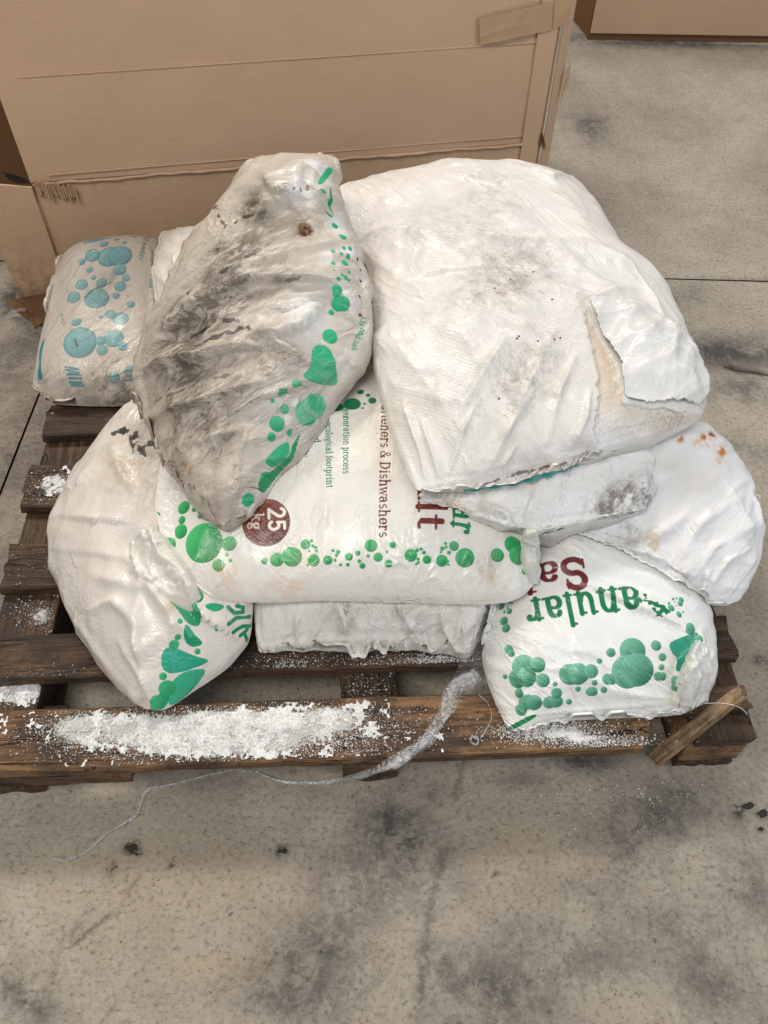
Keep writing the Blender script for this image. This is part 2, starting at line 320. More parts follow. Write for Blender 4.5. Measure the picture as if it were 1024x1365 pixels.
class Bag:
    def __init__(s, name, label, near, right, far, left, bulge, hb, mat, base=(228, 224, 218), ex=.03, res=.0023, fold=0, foldk=3, crump=(.0, .05, .5, .5), group='salt bags heaped on the pallet', under=.002, flat=2.6, ridges=(), bumps=(), iters=(90, 60, 30), seed=1, amp=.004, edge_ex=.05, kb=.35, rk=1.0, cr=1.0, rw=.7):
        s.root = empty(name); tag(s.root, label, 'bag', group)
        fn = [side(near), side(right), side(far), side(left)]
        LX = .5*(fn[0][1]+fn[2][1]); LY = .5*(fn[1][1]+fn[3][1]); s.LX, s.LY = LX, LY
        s.ridges = []; s.fold = fold; s.rk = rk; s.cr = cr; s.rw = rw
        def coons(n, m):
            S = np.linspace(0, 1, n); T = np.linspace(0, 1, m)
            # denser rows where the flank is steep
            S = S+.07*np.sin(2*np.pi*S)/1.0*-1*.9; T = T-.063*np.sin(2*np.pi*T)
            a, b, c, d = fn[0][0](S), fn[1][0](T), fn[2][0](1-S), fn[3][0](1-T)
            s_, t_ = S[:, None, None], T[None, :, None]
            Q = (1-t_)*a[:, None]+t_*c[:, None]+(1-s_)*d[None]+s_*b[None]-((1-s_)*(1-t_)*a[0]+s_*(1-t_)*a[-1]+s_*t_*c[-1]+(1-s_)*t_*c[0])
            pr = (1-np.abs(2*S-1)**flat)[:, None]*(1-np.abs(2*T-1)**flat)[None]
            return Q, np.maximum(pr, 0)**.55, S, T
        def smooth(n, m):
            Q, pr, S, T = coons(n, m)
            P = Q.copy(); P[..., 2] += bulge*pr*(1+.16*(fbm(Q, 7, 2, seed)-.5)*2)
            for (bx, by, bz, rad, hh) in bumps:
                c = at(bx, by, bz); P[..., 2] += hh*np.exp(-(((P-c)[..., :2])**2).sum(-1)/rad**2)
            P[..., 2] = np.maximum(P[..., 2], hget(P)+under)
            return P, S, T
        s.smooth = smooth
        n1, m1 = max(14, int(LX/.013)), max(14, int(LY/.013))
        P1, S, T = smooth(max(40, int(LX/.005)), max(40, int(LY/.005)))
        s.prep(ridges, P1)
        def fold_h(P):
            return 2.6*crump[0]*facet(P, fold, crump[2], crump[1], int(seed), gate=crump[3]) if crump[0] else 0
        def exf(S, T):
            e = np.minimum(np.minimum(S, 1-S)[:, None]*LX, np.minimum(T, 1-T)[None]*LY)
            return (ex+edge_ex*np.exp(-e/.05))
        def noisef(P):
            c, q = math.cos(fold), math.sin(fold); X = P[..., 0]*c+P[..., 1]*q; Y = -P[..., 0]*q+P[..., 1]*c
            n_ = fbm(np.stack([X/foldk, Y*1.0, P[..., 2]*.5], -1), 22, 3, seed); return (1-np.abs(2*n_-1)*2.2)
        Xp = None
        for lv in range(3):
            n1_, m1_ = n1*2**lv, m1*2**lv; A_, S, T = smooth(n1_, m1_)
            st = A_+normals(A_)*(np.maximum(noisef(A_), 0)*amp)[..., None] if Xp is None else A_+cres(cres(Xp, n1_, 0), m1_, 1)
            X_ = s.sim2(A_, st, exf(S, T), iters[lv], kb*(1, .35, .10)[lv], (.010, .006, .004)[lv]); Xp = X_-A_
        n3, m3 = int(LX/res), int(LY/res)
        P3, S, T = smooth(n3, m3); X0 = P3+cres(cres(Xp, n3, 0), m3, 1); N0 = normals(X0)
        X = X0+(s.ridge(P3, True)-P3)
        if crump[0]: X = X+N0*(fold_h(P3)*.8)[..., None]
        X[..., 2] = np.maximum(X[..., 2], hget(X)+.0005)
        s.n, s.m = n3, m3; s.X = X; s.S, s.T = S, T; s.mat = mat; s.under = under; s.base = base; s.ready = False; s.refresh()
        # underside
        nb, mb = max(12, n3//8), max(12, m3//8); ib = np.round(np.linspace(0, n3-1, nb)).astype(int); jb = np.round(np.linspace(0, m3-1, mb)).astype(int)
        B = X[np.ix_(ib, jb)].copy(); Q, pr, _, _ = coons(nb, mb); Qz = Q[..., 2]
        inner = np.minimum(Qz-hb*pr, B[..., 2]-.004); z = np.maximum(inner, hget(B)+.0008); B[1:-1, 1:-1, 2] = np.minimum(z, B[..., 2]-.002)[1:-1, 1:-1]
        s.B = B
        hsplat(X); s.kids = []
    def refresh(s):
        s.N = normals(s.X); s.pu, s.pv, s.pz = proj(s.X); s.facing = ((s.X-np.array([0, 0, CAMH]))*s.N).sum(-1) < 0
    def canvas(s):
        if s.ready: return
        s.refresh(); s.k = k = max(2, int(round(s.LX/s.n/PRINT_RES))); s.w, s.h = s.n*k, s.m*k
        s.PX = cres(cres(s.X.astype(np.float32), s.w, 0), s.h, 1).astype(np.float32); s.PN = cres(cres(s.N.astype(np.float32), s.w, 0), s.h, 1).astype(np.float32)
        s.col = np.empty((s.w, s.h, 3), np.float32); s.col[:] = srgb(*s.base); s.dirt = np.zeros((s.w, s.h), np.float32); s.ready = True
    def sim2(s, A, st, ex, iters, kb, ka=.006):
        P0 = A; N = normals(P0); P = st; n, m = P.shape[:2]; cons = []
        for (a, b, k) in (((slice(1, None), slice(None)), (slice(None, -1), slice(None)), 1.), ((slice(None), slice(1, None)), (slice(None), slice(None, -1)), 1.),
                          ((slice(1, None), slice(1, None)), (slice(None, -1), slice(None, -1)), .5), ((slice(1, None), slice(None, -1)), (slice(None, -1), slice(1, None)), .5)):
            L = np.linalg.norm(P0[a]-P0[b], axis=-1)*(1+.5*(ex[a]+ex[b])); cons.append((a, b, L, k))
        edge = np.full((n, m), ka); edge[0] = edge[-1] = edge[:, 0] = edge[:, -1] = .1; edge = edge[..., None]
        for it in range(iters):
            D = np.zeros_like(P)
            for a, b, L, k in cons:
                d = P[a]-P[b]; l = np.linalg.norm(d, axis=-1)+1e-12; c = (.24*k*(l-L)/l)[..., None]*d
                D[a] -= c; D[b] += c
            P = P+D
            if it % 3 == 0:
                Lp = np.zeros_like(P); Lp[1:-1] += P[2:]+P[:-2]-2*P[1:-1]; Lp[:, 1:-1] += P[:, 2:]+P[:, :-2]-2*P[:, 1:-1]; P = P+kb*.2*Lp
            P = P+edge*(P0-P); h = ((P-P0)*N).sum(-1); P = P-N*(np.where(h < 0, h*.5, .003*h))[..., None]
        return P
    # -- ridges: px polylines turned into 3-D lines on the smooth surface
    def prep(s, ridges, P):
        u, v, z = proj(P)
        for pts, hgt, wid, kind in ridges:
            L = []
            for x, y in pts:
                k = np.argmin((u-x)**2+(v-y)**2+(z*0)); L.append(P.reshape(-1, 3)[k])
            s.ridges.append((np.array(L), hgt*1.5*s.rk, wid*s.rw, kind))
    def ridge(s, P, fine=False):
        if not s.ridges: return P
        N = normals(P); d0 = np.zeros(P.shape[:2])
        for L, hgt, wid, kind in s.ridges:
            lo = L.min(0)-.06; hi = L.max(0)+.06
            msk = ((P > lo) & (P < hi)).all(-1); Q = P[msk]
            if not len(Q): continue
            d, t, sg = polydist(Q, L, N[msk]); tap = np.sin(np.clip(t, .02, .98)*np.pi)**.6 if len(L) > 1 else 1
            wob = 1+.5*(vnoise(Q, 60, 5)-.5)
            if kind == 'r': f = hgt*np.exp(-(d/wid))*tap
            elif kind == 's': f = hgt*tap*np.exp(-np.abs(d)/(wid*np.where(sg > 0, 3.5, .35)))   # a lapped fold: gentle on one side, a step on the other
            else: f = hgt*np.exp(-(d/wid))*tap
            d0[msk] += f*wob
        return P+N*d0[..., None]
    def near(s, x, y):
        c = (s.pu-x)**2+(s.pv-y)**2+np.where(s.facing, 0, 400); k = np.argmin(c); return np.unravel_index(k, c.shape)
    def rad(s, ij, r): return r*s.pz[ij]/FOC
    def box(s, C, r):
        s.canvas(); q = (np.abs(s.X-C) < r+.006).all(-1); I_, J_ = np.nonzero(q)
        if not len(I_): return (np.zeros(0, int), np.zeros(0, int))
        k = s.k; i0, i1, j0, j1 = max(0, I_.min()-1)*k, min(s.n, I_.max()+2)*k, max(0, J_.min()-1)*k, min(s.m, J_.max()+2)*k
        a, b = np.nonzero((np.abs(s.PX[i0:i1, j0:j1]-C.astype(np.float32)) < r).all(-1)); return (a+i0, b+j0)
    def grime(s, items):
        for x, y, r, k in items:
            ij = s.near(x, y); C = s.X[ij]; R = s.rad(ij, r); m = s.box(C, R*2.4); d = np.linalg.norm(s.PX[m]-C, axis=-1)
            s.dirt[m] += k*np.exp(-(d/R)**2)
    def tint(s, items):
        for x, y, r, k, c in items:
            ij = s.near(x, y); C = s.X[ij]; R = s.rad(ij, r); m = s.box(C, R*2.2); Q = s.PX[m]; d = np.linalg.norm(Q-C, axis=-1)/R
            a = np.clip(k*np.exp(-d**2)*sstep(.32, .62, fbm(Q, 90, 4, x)), 0, 1)[:, None]; s.col[m] = s.col[m]*(1-a)+np.array(srgb(*c))*a
    def line(s, pts, wpx, c, k=1., rag=0., dirt=0.):
        ij = [s.near(*p) for p in pts]; L = np.array([s.X[q] for q in ij]); W = s.rad(ij[0], wpx)
        m = s.box((L.min(0)+L.max(0))/2, (L.max(0)-L.min(0)).max()/2+.02); Q = s.PX[m]
        if not len(Q): return
        d, t, _ = polydist(Q, L, None); d = d+rag*(fbm(Q, 120, 3, 2)-.5)*W*4
        a = k*(1-sstep(W*.8, W*1.1, d))
        if dirt: s.dirt[m] += dirt*.8*np.exp(-(d/(W*1.1))**1.5)*(.5+fbm(Q, 200, 3, 5))
        else: s.col[m] = s.col[m]*(1-a[:, None])+np.array(srgb(*c))*a[:, None]
    def bub(s, items, c0, c1, rim=0, dirk=1, alpha=1.):
        """printed bubbles: balls of radius r cut with the surface, shaded from c0 to c1 as printed"""
        for it in items:
            x, y, r = it[:3]; ij = s.near(x, y); C = s.X[ij]
            R = s.rad(ij, r); m = s.box(C, R*1.3); Q = s.PX[m]-C
            if not len(Q): continue
            d = np.linalg.norm(Q, axis=-1)/R; e_ = .0006/R; a = alpha*(1-sstep(1-e_, 1+e_, d)); g = np.clip(.5-.5*(Q[:, 0]*.6-Q[:, 1]*.75)/R, 0, 1)[:, None]
            cc = np.array(srgb(*c0))*(1-g)+np.array(srgb(*c1))*g
            if rim: cc = cc*(1-rim*sstep(.72, .98, d))[:, None]
            s.col[m] = s.col[m]*(1-a[:, None])+cc*a[:, None]
    def frame(s, p, q):
        i0, i1 = s.near(*p), s.near(*q); O, E = s.X[i0], s.X[i1]; ax = E-O; L = np.linalg.norm(ax); ax /= L
        N = s.N[i0]+s.N[i1]; N = N-(N@ax)*ax; N /= np.linalg.norm(N)
        return O, ax, np.cross(N, ax), N, L
    def poly(s, pts, c0, c1=None, alpha=1.):
        ij = [s.near(*p) for p in pts]; L = np.array([s.X[q] for q in ij]); O = L.mean(0)
        N = np.mean([s.N[q] for q in ij], 0); N /= np.linalg.norm(N); ax = np.cross(N, (0, .3, 1)); ax /= np.linalg.norm(ax); ay = np.cross(N, ax)
        K = smoothloop(np.stack([(L-O)@ax, (L-O)@ay], -1)); r = np.abs(K).max()*1.2
        m = s.box(O, r*1.4); Q = s.PX[m]-O; x, y = Q@ax, Q@ay; a = inpoly(x, y, K)*alpha*(np.abs(Q@N) < r)
        c1 = c1 or c0; g = np.clip(.5-.5*(Q[:, 0]*.7-Q[:, 1]*.7)/r, 0, 1)[:, None]; cc = np.array(srgb(*c0))*(1-g)+np.array(srgb(*c1))*g
        s.col[m] = s.col[m]*(1-a[:, None])+cc*a[:, None]
    def text(s, txt, p, q, xh, c, bold=1., deep=.05, squeeze=None):
        """lettering along the line p-q (photo pixels of the baseline ends), x-height xh in pixels"""
        O, ax, ay, N, L = s.frame(p, q); h = s.rad(s.near(*p), xh)
        img, w = raster(txt, bold); sx = L/w                       # raster units: x-height = 1
        m = s.box(O+ax*L/2, L*.6+h*2); Q = s.PX[m]-O; x = (Q@ax)/sx; y = (Q@ay)/h; ok = (np.abs(Q@N) < deep) & ((s.PN[m]@N) > .15)
        a = sample(img, x, y)*ok
        s.col[m] = s.col[m]*(1-a[:, None])+np.array(srgb(*c))*a[:, None]
    def seam(s, side, a=0., b=1., w=.009, drop=.25, seed=1, wave=.0012, base=None, dirt=.12):
        """flat welded end of the film tube standing out from the filled part"""
        X = s.X
        E, I1 = {'near': (X[:, 0], X[:, 3]), 'far': (X[::-1, -1], X[::-1, -4]), 'left': (X[0, ::-1], X[3, ::-1]), 'right': (X[-1], X[-4])}[side]
        n = len(E); E = E[int(a*n):int(b*n)]; I1 = I1[int(a*n):int(b*n)]; o = (E-I1)*np.array([1, 1, 0]); o /= np.linalg.norm(o, axis=1, keepdims=True)+1e-9
        k = np.ones(15)/15; o = np.stack([np.convolve(np.pad(o[:, c], 7, 'edge'), k, 'valid') for c in range(3)], -1); n = len(E); m = 7; t = np.linspace(0, 1, m); tp = np.minimum(1, np.minimum(np.arange(n), n-1-np.arange(n))/6.)
        wv = w*(.75+.5*vnoise(E, 28, seed))*tp; P = E[:, None]-o[:, None]*.001+o[:, None]*(wv[:, None]*t[None])[..., None]
        P[..., 2] += wave*2*(fbm(E, 75, 3, seed)-.5)[:, None]*t[None]**.7*2-drop*w*t[None]+.0007*np.sin(np.arange(n)*.9)[:, None]*t[None]
        P[..., 2] = np.maximum(P[..., 2], hget(P)+.0006) if side in ('near', 'left') else P[..., 2]
        P[:, 0] = E; base = base or s.base; c = np.tile(srgb(*base), (n*m, 1)); F = grid_faces(n, m)
        if side in ('near', 'far', 'right', 'left'): F = F[:, ::-1]
        mesh_np('end_seam', P.reshape(-1, 3), F, M['bag0'], s.root, True, {'print': c, 'dirt': np.full(n*m, dirt)}, P.reshape(-1, 3)[:, :2])
    def build(s):
        s.canvas(); X, B = s.X.reshape(-1, 3), s.B.reshape(-1, 3); n, m = s.n, s.m; nb, mb = s.B.shape[:2]; fold_ = s.fold
        V = np.concatenate([X, B]); F = [grid_faces(n, m)[:, ::1], grid_faces(nb, mb, n*m)[:, ::-1]]
        uvx = np.repeat(s.S[:, None]*s.LX, m, 1); uvy = np.repeat(s.T[None]*s.LY, n, 0); I_ = np.repeat(np.linspace(0, 1, n)[:, None], m, 1); J_ = np.repeat(np.linspace(0, 1, m)[None], n, 0)
        uv = np.concatenate([np.stack([uvx, uvy], -1).reshape(-1, 2), np.zeros((len(B), 2))]); pv = np.concatenate([np.stack([.5/s.w+I_*(1-1/s.w), .5/s.h+J_*(1-1/s.h)], -1).reshape(-1, 2), np.zeros((len(B), 2))])
        c = np.clip(s.col, 0, 1); c = np.where(c < .0031308, c*12.92, 1.055*c**(1/2.4)-.055); px = np.concatenate([c, np.clip(s.dirt/1.5, 0, 1)[..., None]], -1).transpose(1, 0, 2)
        img = bpy.data.images.new('bag_print', s.w, s.h, alpha=True); img.alpha_mode = 'CHANNEL_PACKED'; img.pixels.foreach_set(np.ascontiguousarray(px, np.float32).ravel()); img.update(); img.pack()
        s.body = mesh_np('bag_body', V, F, s.mat(img, fold_, s.cr), s.root, True, None, uv)
        l = s.body.data.uv_layers.new(name='print'); li = np.empty(len(s.body.data.loops), np.int32); s.body.data.loops.foreach_get('vertex_index', li); l.data.foreach_set('uv', pv[li].astype(np.float32).ravel())
        del s.PX, s.PN, s.col, s.dirt
        return s
def polydist(Q, L, N):
    best = np.full(len(Q), 1e9); tt = np.zeros(len(Q)); sg = np.ones(len(Q))
    if len(L) == 1: return np.linalg.norm(Q-L[0], axis=-1), tt, sg
    seg = np.linalg.norm(np.diff(L, axis=0), axis=1)+1e-9; tot = seg.sum(); acc = 0
    for k in range(len(L)-1):
        a, b = L[k], L[k+1]; ab = b-a; t = np.clip(((Q-a)@ab)/(ab@ab+1e-12), 0, 1); P = a+t[:, None]*ab; d = np.linalg.norm(Q-P, axis=-1); m = d < best
        best[m] = d[m]; tt[m] = (acc+t[m]*seg[k])/tot
        if N is not None: sg[m] = np.sign((np.cross(ab, Q-P)*N).sum(-1))[m]
        acc += seg[k]
    return best, tt, sg
def smoothloop(K, it=2):
    for _ in range(it):
        A = np.roll(K, -1, 0); K = np.stack([K*.75+A*.25, K*.25+A*.75], 1).reshape(-1, 2)
    return K
def inpoly(x, y, K):
    ins = np.zeros(len(x), bool); n = len(K)
    for i in range(n):
        x0, y0 = K[i]; x1, y1 = K[(i+1) % n]
        c = (y0 > y) != (y1 > y); xx = (x1-x0)*(y-y0)/((y1-y0) if y1 != y0 else 1e-12)+x0; ins ^= c & (x < xx)
    return ins.astype(float)
# ---------------------------------------------------------------- a serif stroke alphabet (x-height 1, ascender 1.45)
def _arc(cx, cy, rx, ry, a0, a1, n=14):
    t = np.radians(np.linspace(a0, a1, n)); return [(cx+rx*math.cos(q), cy+ry*math.sin(q)) for q in t]
def _glyph(ch):
    """list of (polyline, width) ; widths None = contrast stroke; advance"""
    A = 1.45; K = .24; k = .11
    st = lambda x, y0, y1: ([(x, y0), (x, y1)], K)
    sf = lambda x, y, a=.22, b=.22: ([(x-a, y), (x+b, y)], k)
    g = {
     'n': ([st(.3, 0, .95), sf(.3, .05), sf(.25, .94, .18, .05), (_arc(.62, .55, .3, .4, 160, 0, 12)+[(.92, .05)], None), st(.92, 0, .55), sf(.92, .05)], 1.25),
     'r': ([st(.3, 0, .95), sf(.3, .05), sf(.25, .94, .18, .05), (_arc(.62, .6, .3, .33, 165, 60, 8), None), ([(.78, .82)], .30)], .98),
     'u': ([st(.28, .35, .95), sf(.22, .94, .18, .05), (_arc(.58, .42, .3, .38, 180, 350, 12), None), st(.92, 0, .95), sf(.86, .94, .18, .05), sf(1.0, .05, .02, .16)], 1.25),
     'a': ([(_arc(.5, .62, .3, .33, 150, 0, 10)+[(.8, .2)], None), st(.8, .12, .6), (_arc(.5, .3, .33, .26, 60, 300, 14), None), sf(.95, .06, .1, .12), ([(.26, .78)], .24)], 1.15),
     'l': ([st(.3, 0, A), sf(.3, .05), sf(.24, A-.05, .18, .05)], .62),
     'i': ([st(.3, 0, .95), sf(.3, .05), sf(.25, .94, .18, .05), ([(.3, 1.32)], .28)], .62),
     'h': ([st(.3, 0, A), sf(.3, .05), sf(.24, A-.05, .18, .05), (_arc(.62, .55, .3, .4, 160, 0, 12)+[(.92, .05)], None), st(.92, 0, .55), sf(.92, .05)], 1.25),
     'k': ([st(.3, 0, A), sf(.3, .05), sf(.24, A-.05, .18, .05), ([(.4, .42), (.85, .92)], .12), ([(.55, .58), (.95, .05)], .2), sf(.95, .05), sf(.85, .94)], 1.2),
     't': ([st(.35, .2, 1.25), ([(.1, .94), (.68, .94)], .12), (_arc(.55, .24, .2, .2, 180, 300, 8), .15)], .78),
     'f': ([st(.3, 0, 1.15), sf(.3, .05), ([(.08, .94), (.62, .94)], .12), (_arc(.52, 1.15, .22, .28, 180, 50, 8), .16)], .7),
     'd': ([st(.9, 0, A), sf(.84, A-.05, .18, .05), sf(1., .05, .02, .16), (_arc(.52, .48, .34, .44, 50, 310, 18), None)], 1.22),
     'p': ([st(.3, -.45, .95), sf(.3, -.42), sf(.25, .94, .18, .05), (_arc(.64, .48, .34, .44, 140, -140, 18), None)], 1.2),
     'q': ([st(.9, -.45, .95), sf(.9, -.42), (_arc(.52, .48, .34, .44, 40, 320, 18), None)], 1.22),
     'g': ([(_arc(.5, .62, .3, .3, 0, 360, 20), None), (_arc(.5, -.18, .36, .22, 0, 360, 20), .13), ([(.3, .34), (.28, .14), (.7, .06)], .14), ([(.75, .86), (.98, .95)], .12)], 1.05),
     'o': ([(_arc(.55, .48, .38, .45, 0, 360, 24), None)], 1.12), 'c': ([(_arc(.55, .48, .38, .45, 50, 315, 20), None), ([(.8, .78)], .22)], 1.0),
     'e': ([(_arc(.55, .48, .38, .45, 0, 320, 22), None), ([(.2, .5), (.92, .5)], .1)], 1.08),
     's': ([(_arc(.45, .7, .25, .23, 40, 250, 12)+_arc(.47, .25, .27, .23, 80, -140, 14), .17)], .9),
     'w': ([([(.15, .94), (.45, .05)], .2), ([(.45, .05), (.75, .9)], .1), ([(.75, .9), (1.05, .05)], .2), ([(1.05, .05), (1.35, .94)], .1), sf(.15, .94), sf(1.35, .94)], 1.5),
     'y': ([([(.15, .94), (.55, .05)], .2), ([(.92, .94), (.5, -.2), (.25, -.42)], .1), sf(.15, .94), sf(.9, .94)], 1.1),
     'm': ([st(.3, 0, .95), sf(.3, .05), (_arc(.6, .55, .28, .4, 160, 0, 10)+[(.88, .05)], None), st(.88, 0, .55), sf(.88, .05), (_arc(1.18, .55, .28, .4, 160, 0, 10)+[(1.46, .05)], None), st(1.46, 0, .55), sf(1.46, .05)], 1.8),
     'S': ([(_arc(.55, 1.05, .38, .36, 30, 255, 16)+_arc(.58, .37, .42, .35, 85, -150, 18), .26), ([(.93, 1.0), (.93, 1.4)], .1), ([(.14, .05), (.14, .45)], .1)], 1.2),
     'G': ([(_arc(.75, .7, .6, .7, 45, 350, 26), None), st(1.32, .1, .65), sf(1.3, .66, .25, .2), ([(1.2, 1.05), (1.2, 1.4)], .1)], 1.65),
     'D': ([st(.3, 0, 1.38), sf(.3, .05, .22, .4), sf(.3, 1.35, .22, .4), (_arc(.6, .7, .55, .65, 90, -90, 18), None)], 1.45),
     'H': ([st(.3, 0, 1.38), st(1.2, 0, 1.38), ([(.3, .7), (1.2, .7)], .11), sf(.3, .05), sf(.3, 1.35), sf(1.2, .05), sf(1.2, 1.35)], 1.5),
     'A': ([([(.1, .05), (.62, 1.4)], .1), ([(.62, 1.4), (1.15, .05)], .24), ([(.3, .5), (.95, .5)], .1), sf(.12, .05), sf(1.15, .05)], 1.3),
     '&': ([(_arc(.6, 1.08, .26, .3, 0, 360, 16), .15), ([(.42, .95), (1.2, .05)], .24), (_arc(.55, .38, .42, .36, 110, 330, 14)+[(1.15, .75)], .15)], 1.4),
     '2': ([(_arc(.5, 1.0, .34, .34, 165, -30, 12)+[(.18, .1)], .24), ([(.14, .1), (.92, .1)], .24)], 1.08),
     '5': ([([(.85, 1.3), (.3, 1.3), (.25, .75)], .22), (_arc(.5, .48, .36, .38, 110, -150, 14), .24)], 1.08),
     '1': ([st(.4, 0, 1.3), ([(.15, 1.1), (.4, 1.3)], .12)], .7), '3': ([(_arc(.42, .98, .28, .3, 150, -80, 12), .16), (_arc(.42, .4, .34, .36, 80, -150, 14), .18)], .95),
     '0': ([(_arc(.5, .65, .34, .62, 0, 360, 22), .17)], 1.05), ' ': ([], .55), '-': ([([(.1, .5), (.5, .5)], .14)], .6)}
    return g.get(ch, ([], .6))
RS = 48
def raster(txt, bold=1.):
    w = sum(_glyph(c)[1] for c in txt)+.1; W, Hh = int(w*RS)+8, int(2.2*RS); img = np.zeros((W, Hh), np.float32); x0 = 0
    def dot(x, y, r):
        cx, cy = (x)*RS+4, (y+.6)*RS; rr = r*RS; i0, i1, j0, j1 = int(max(0, cx-rr-1)), int(cx+rr+2), int(max(0, cy-rr-1)), int(cy+rr+2)
        I, J = np.meshgrid(np.arange(i0, min(i1, W)), np.arange(j0, min(j1, Hh)), indexing='ij')
        v = np.clip(rr+.5-np.hypot(I-cx, J-cy), 0, 1); sl = img[i0:i1, j0:j1]; np.maximum(sl, v[:sl.shape[0], :sl.shape[1]], out=sl)
    for ch in txt:
        strokes, adv = _glyph(ch)
        for pl, wd in strokes:
            if len(pl) == 1: dot(x0+pl[0][0], pl[0][1], wd*.5*bold); continue
            for (a, b), (c, d) in zip(pl[:-1], pl[1:]):
                l = math.hypot(c-a, d-b); n = max(2, int(l/.03)); wv = wd if wd is not None else .11+.15*abs(d-b)/(l+1e-9)
                for k in range(n+1): dot(x0+a+(c-a)*k/n, b+(d-b)*k/n, wv*.5*bold)
        x0 += adv
    return img, w
def sample(img, x, y):
    i = x*RS+4; j = (y+.6)*RS; W, Hh = img.shape; ok = (i >= 0) & (i < W-1) & (j >= 0) & (j < Hh-1)
    i = np.clip(i, 0, W-2); j = np.clip(j, 0, Hh-2); a = i.astype(int); b = j.astype(int); fx, fy = i-a, j-b
    return ((img[a, b]*(1-fx)+img[a+1, b]*fx)*(1-fy)+(img[a, b+1]*(1-fx)+img[a+1, b+1]*fx)*fy)*ok
# ---------------------------------------------------------------- floor
def world_blobs(P, items):
    r = np.zeros(len(P))
    for x, y, rx, ry, k in items:
        C = at(x, y, 0); sx = np.linalg.norm(at(x+rx, y, 0)-C); sy = np.linalg.norm(at(x, y+ry, 0)-C)
        r = np.maximum(r, k*np.exp(-((P[:, 0]-C[0])/sx)**2-((P[:, 1]-C[1])/sy)**2))
    return r
STAIN_SHADE = [(540, 1130, 60, 70, .9), (470, 1180, 60, 60, .7), (600, 1290, 60, 50, .6), (830, 1130, 60, 60, .6), (25, 600, 60, 110, .55), (10, 780, 50, 90, .55), (20, 480, 60, 50, .6), (40, 1340, 60, 60, .5), (900, 1230, 90, 50, .45), (700, 1250, 60, 40, .5), (525, 1095, 48, 48, 1.), (560, 1060, 40, 30, .6), (430, 1255, 60, 55, .8), (390, 1310, 80, 60, .9), (480, 1210, 60, 30, .55), (780, 1015, 50, 16, 1.), (870, 1090, 85, 40, .75), (900, 1060, 50, 30, .6), (1000, 1180, 70, 60, .55), (650, 1320, 90, 60, .8), (760, 1270, 120, 50, .55), (950, 1300, 60, 60, .6), (800, 1180, 100, 50, .4), (380, 1340, 60, 40, .7),
         (960, 470, 120, 22, .95), (1010, 520, 70, 18, .7), (900, 55, 160, 9, .9), (790, 170, 26, 22, .8), (900, 395, 60, 16, .4), (10, 400, 22, 24, .9), (1000, 600, 40, 20, .4), (600, 1180, 40, 50, .35), (300, 1045, 120, 16, .4), (1005, 780, 30, 120, .22), (930, 1240, 120, 60, .45), (700, 1040, 60, 14, .5)]  # includes painted shade below the far box and beside the big box
WARM = [(200, 1180, 200, 90, .5), (300, 1290, 90, 24, .7), (700, 1130, 110, 60, .4), (20, 600, 60, 160, .35), (120, 1280, 120, 60, .25), (985, 700, 40, 160, .3)]
MARK = [(175, 1130, 9, 9, 1.6), (183, 1137, 7, 5, 1.4), (376, 1134, 8, 7, 1.5), (230, 1153, 4, 5, 1.2), (150, 1160, 5, 9, .9), (985, 1085, 9, 8, 1.), (610, 95, 5, 3, .8), (705, 1160, 3, 3, 1.), (660, 1165, 3, 3, 1.), (940, 960, 10, 8, .6), (150, 1350, 5, 4, 1.), (995, 372, 60, 2, .5), (20, 395, 12, 30, .7), (930, 870, 4, 12, .4), (1012, 880, 12, 7, .8)]
LINES = [([(617, 1015), (600, 1110), (575, 1200), (562, 1290), (558, 1365)], .006, .55), ([(95, 1260), (160, 1210), (180, 1175)], .004, .7), ([(330, 1290), (420, 1270), (500, 1262)], .003, .5), ([(330, 1330), (400, 1318)], .004, .5), ([(5, 1310), (60, 1355)], .008, .6), ([(60, 1340), (80, 1260), (120, 1215)], .005, .4), ([(520, 1290), (480, 1330)], .003, .4), ([(700, 1300), (740, 1360)], .005, .4)]
floor_root = tag(empty('floor'), kind='structure')
def slab(x0, x1, y0, y1, step, skew):
    n, m = int((x1-x0)/step), int((y1-y0)/step); X, Y = np.meshgrid(np.linspace(x0, x1, n), np.linspace(y0, y1, m), indexing='ij')
    fx = skew*(Y-1.2); P = np.stack([X+fx, Y, np.zeros_like(X)], -1)
    e = np.minimum(np.minimum(X-x0, x1-X), np.minimum(Y-y0, y1-Y)); P[..., 2] = -.004*(1-sstep(0, .006, e)) + .0012*(fbm(P, 5, 3, 9)-.5)
    V = P.reshape(-1, 3); mk = world_blobs(V, MARK)
    for pts, w_, k in LINES:
        L = np.array([at(*p, 0) for p in pts]); d, t, _ = polydist(V, L, None); mk = np.maximum(mk, k*np.exp(-(d/w_)**2)*sstep(.3, .6, fbm(V, 14, 3, 4)+.1))
    # skirt down
    b = np.concatenate([V[::m], ]) if False else None
    return mesh_np('slab', V, grid_faces(n, m), M['floor'], floor_root, True, {'stain_shade': world_blobs(V, STAIN_SHADE), 'warm': world_blobs(V, WARM), 'mark': mk})
JX, JY, G = -.783, 1.9, .0025
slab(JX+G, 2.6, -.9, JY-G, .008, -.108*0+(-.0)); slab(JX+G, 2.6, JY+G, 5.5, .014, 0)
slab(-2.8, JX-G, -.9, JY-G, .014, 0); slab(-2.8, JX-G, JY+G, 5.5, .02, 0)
mesh_np('joint_bed', np.array([(-2.85, -.95, -.012), (2.65, -.95, -.012), (2.65, 5.55, -.012), (-2.85, 5.55, -.012)]), np.array([[0, 1, 2, 3]]), M['joint'], floor_root)

